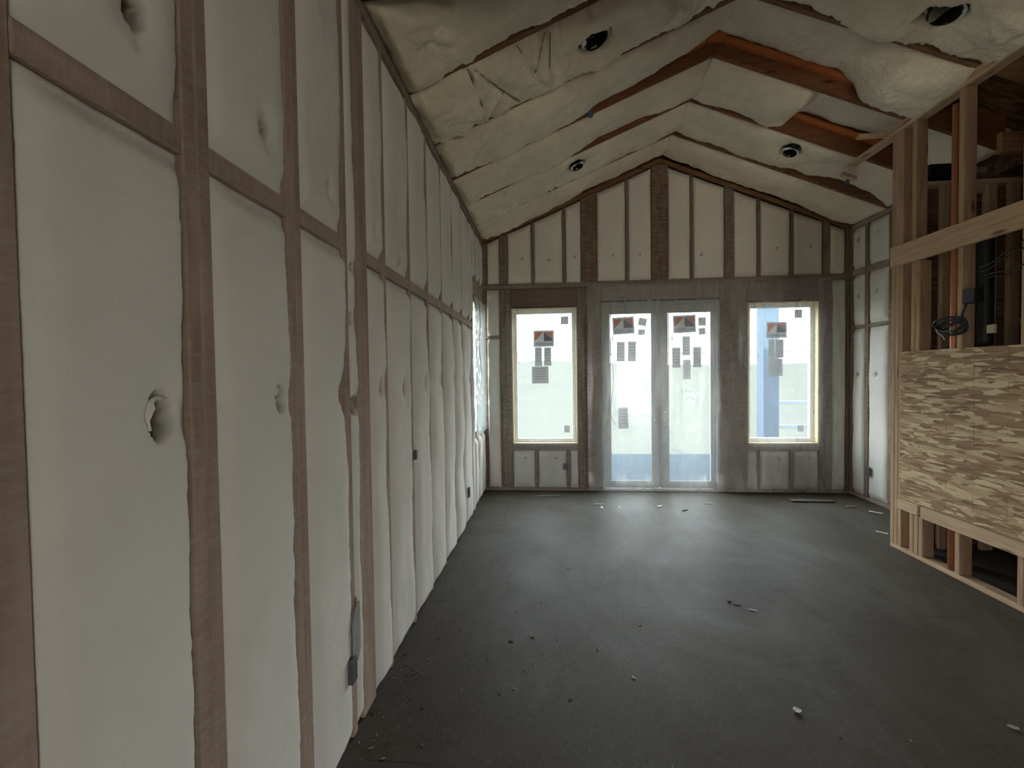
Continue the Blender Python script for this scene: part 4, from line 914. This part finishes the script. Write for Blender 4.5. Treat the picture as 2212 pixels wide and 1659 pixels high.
# ================================================================== FLOOR SCRAPS
def scrap(name, x, y, l_, w_, h_, rot, m, lb, cat='scrap', group='scraps on the floor'):
    bm = bmesh.new()
    if name in ('wood_chip', 'foam_crumb'):
        bmesh.ops.create_icosphere(bm, subdivisions=2, radius=1)
        for v in bm.verts:
            k = 1+.35*noise.noise(v.co*1.7+Vector((x*9, y*9, 0))); v.co = Vector((v.co.x*l_/2*k, v.co.y*w_/2*k, max(0, (v.co.z*.5+.45)*h_*k)))
    else: add_box(bm, -l_/2, l_/2, -w_/2, w_/2, 0, h_, .001)
    for v in bm.verts: v.co += Vector((random.uniform(-1, 1), random.uniform(-1, 1), 0))*.08*w_+Vector((0, 0, abs(v.co.x)*.08*random.random()))
    ob = from_bm(name, bm, m, None, (0, 0, 0)); ob.location = (x, y, .0005); ob.rotation_euler = (0, 0, rot); tagit(ob, lb, cat, group); return ob
m_fl = plain('pale_paper', (.17, .15, .12), .9); m_wh = plain('white_scrap', (.62, .62, .60), .7); m_gc = plain('grey_crumb', (.24, .22, .19), .9); m_tn = plain('tan_scrap', (.30, .24, .17), .8); m_dk = plain('dark_scrap', (.09, .075, .06), .8)
scrap('paper_strip', 1.44, 5.13, .115, .014, .004, -.05, m_wh, 'long white strip lying before the door nearest the long wall')
scrap('paper_strip', 1.455, 5.02, .02, .07, .004, .0, m_wh, 'short white strip pointing at the viewer under the long strip')
scrap('paper_strip', 1.653, 5.03, .014, .045, .004, .1, m_wh, 'small white sliver just beyond the L-shaped pair of strips')
scrap('paper_strip', 2.124, 5.08, .075, .028, .005, .5, m_wh, 'white folded scrap before the meeting of the doors')
scrap('paper_strip', 2.36, 4.94, .08, .014, .006, .5, m_dk, 'dark thin splinter near the door nearest the partition')
scrap('paper_strip', 2.725, 5.21, .10, .016, .004, .03, m_wh, 'white strip before the door nearest the partition')
scrap('paper_strip', 4.00, 4.34, .09, .028, .003, -.9, m_wh, 'white torn paper lying beside the partition end post')
scrap('wood_chip', 2.06, 3.00, .035, .025, .015, .4, m_tn, 'tan chip on the floor beyond the board seam')
scrap('wood_chip', 2.09, 2.95, .05, .012, .006, -.4, m_dk, 'dark splinter right beside the tan chip')
scrap('wood_chip', 2.165, 2.89, .06, .014, .006, -.5, m_wh, 'pale splinter lying on the board seam')
scrap('foam_crumb', 1.97, 2.035, .035, .022, .018, -.4, m_wh, 'bright white foam crumb alone on the near floor')
scrap('foam_crumb', 2.84, 2.0, .04, .018, .012, -.5, m_tn, 'pale crumb near the partition on the near floor')
scrap('wood_chip', 1.40, 2.68, 0.035, 0.011, 0.005, .8, m_tn, 'tan slanted chip in the middle of the floor')
scrap('wood_chip', 1.27, 2.21, 0.025, 0.012, 0.006, -.9, m_wh, 'pale curled chip on the near middle floor')
scrap('wood_chip', 0.94, 2.04, 0.021, 0.009, 0.005, .2, m_dk, 'dark chip on the near floor left of the middle')
scrap('wood_chip', 0.62, 2.47, 0.035, 0.013, 0.006, -.3, m_dk, 'dark flake lying close to the long wall')
scrap('wood_chip', 0.74, 2.52, 0.032, 0.012, 0.006, -.4, m_tn, 'tan flake beside the darker flake close to the long wall')
scrap('offcut_board', 3.95, 5.35, .48, .09, .003, .0, m_fl, 'flat pale paper strip under the window nearest the partition')
scrap('offcut_board', .82, 5.45, .30, .05, .003, .02, m_fl, 'flat pale strip under the window nearest the long wall')
scrap('paper_strip', 4.38, 4.95, .12, .04, .003, -.8, m_wh, 'torn white strip along the foot of the return wall')
scrap('paper_strip', 4.25, 5.15, .12, .03, .003, .1, m_tn, 'pale strip near the return wall corner')
bm = bmesh.new()
def crumb(x, y, s):
    mm = Matrix.Translation((x, y, s*.35)) @ Matrix.Rotation(random.uniform(0, 6), 4, 'Z') @ Matrix.Diagonal((s*random.uniform(.8, 2.2), s*random.uniform(.5, 1), s*random.uniform(.3, .7), 1))
    bmesh.ops.create_icosphere(bm, subdivisions=1, radius=1, matrix=mm)
n0 = 0
rnd = random.Random(3)
for k in range(330):
    y = 1.3+3.9*rnd.random()**1.3; x = .03+min(abs(rnd.gauss(0, .42)), 3.2); s = rnd.uniform(.0015, .0065)
    if k % 3 == 0: x = rnd.uniform(.1, 3.7)
    if k % 3 == 1: x = .02+abs(rnd.gauss(0, .10)); y = rnd.uniform(1.3, 3.6)
    crumb(x, y, s)
me = bpy.data.meshes.new('floor_crumbs'); bm.to_mesh(me); bm.free(); cb = link('floor_crumbs', me, [m_gc, m_tn, m_dk])
for i, p in enumerate(me.polygons): p.material_index = [0, 1, 2, 1, 2, 0, 2][(i//20) % 7]
tagit(cb, 'scattered wood and insulation crumbs over the dusty floor', 'crumbs', kind='stuff')
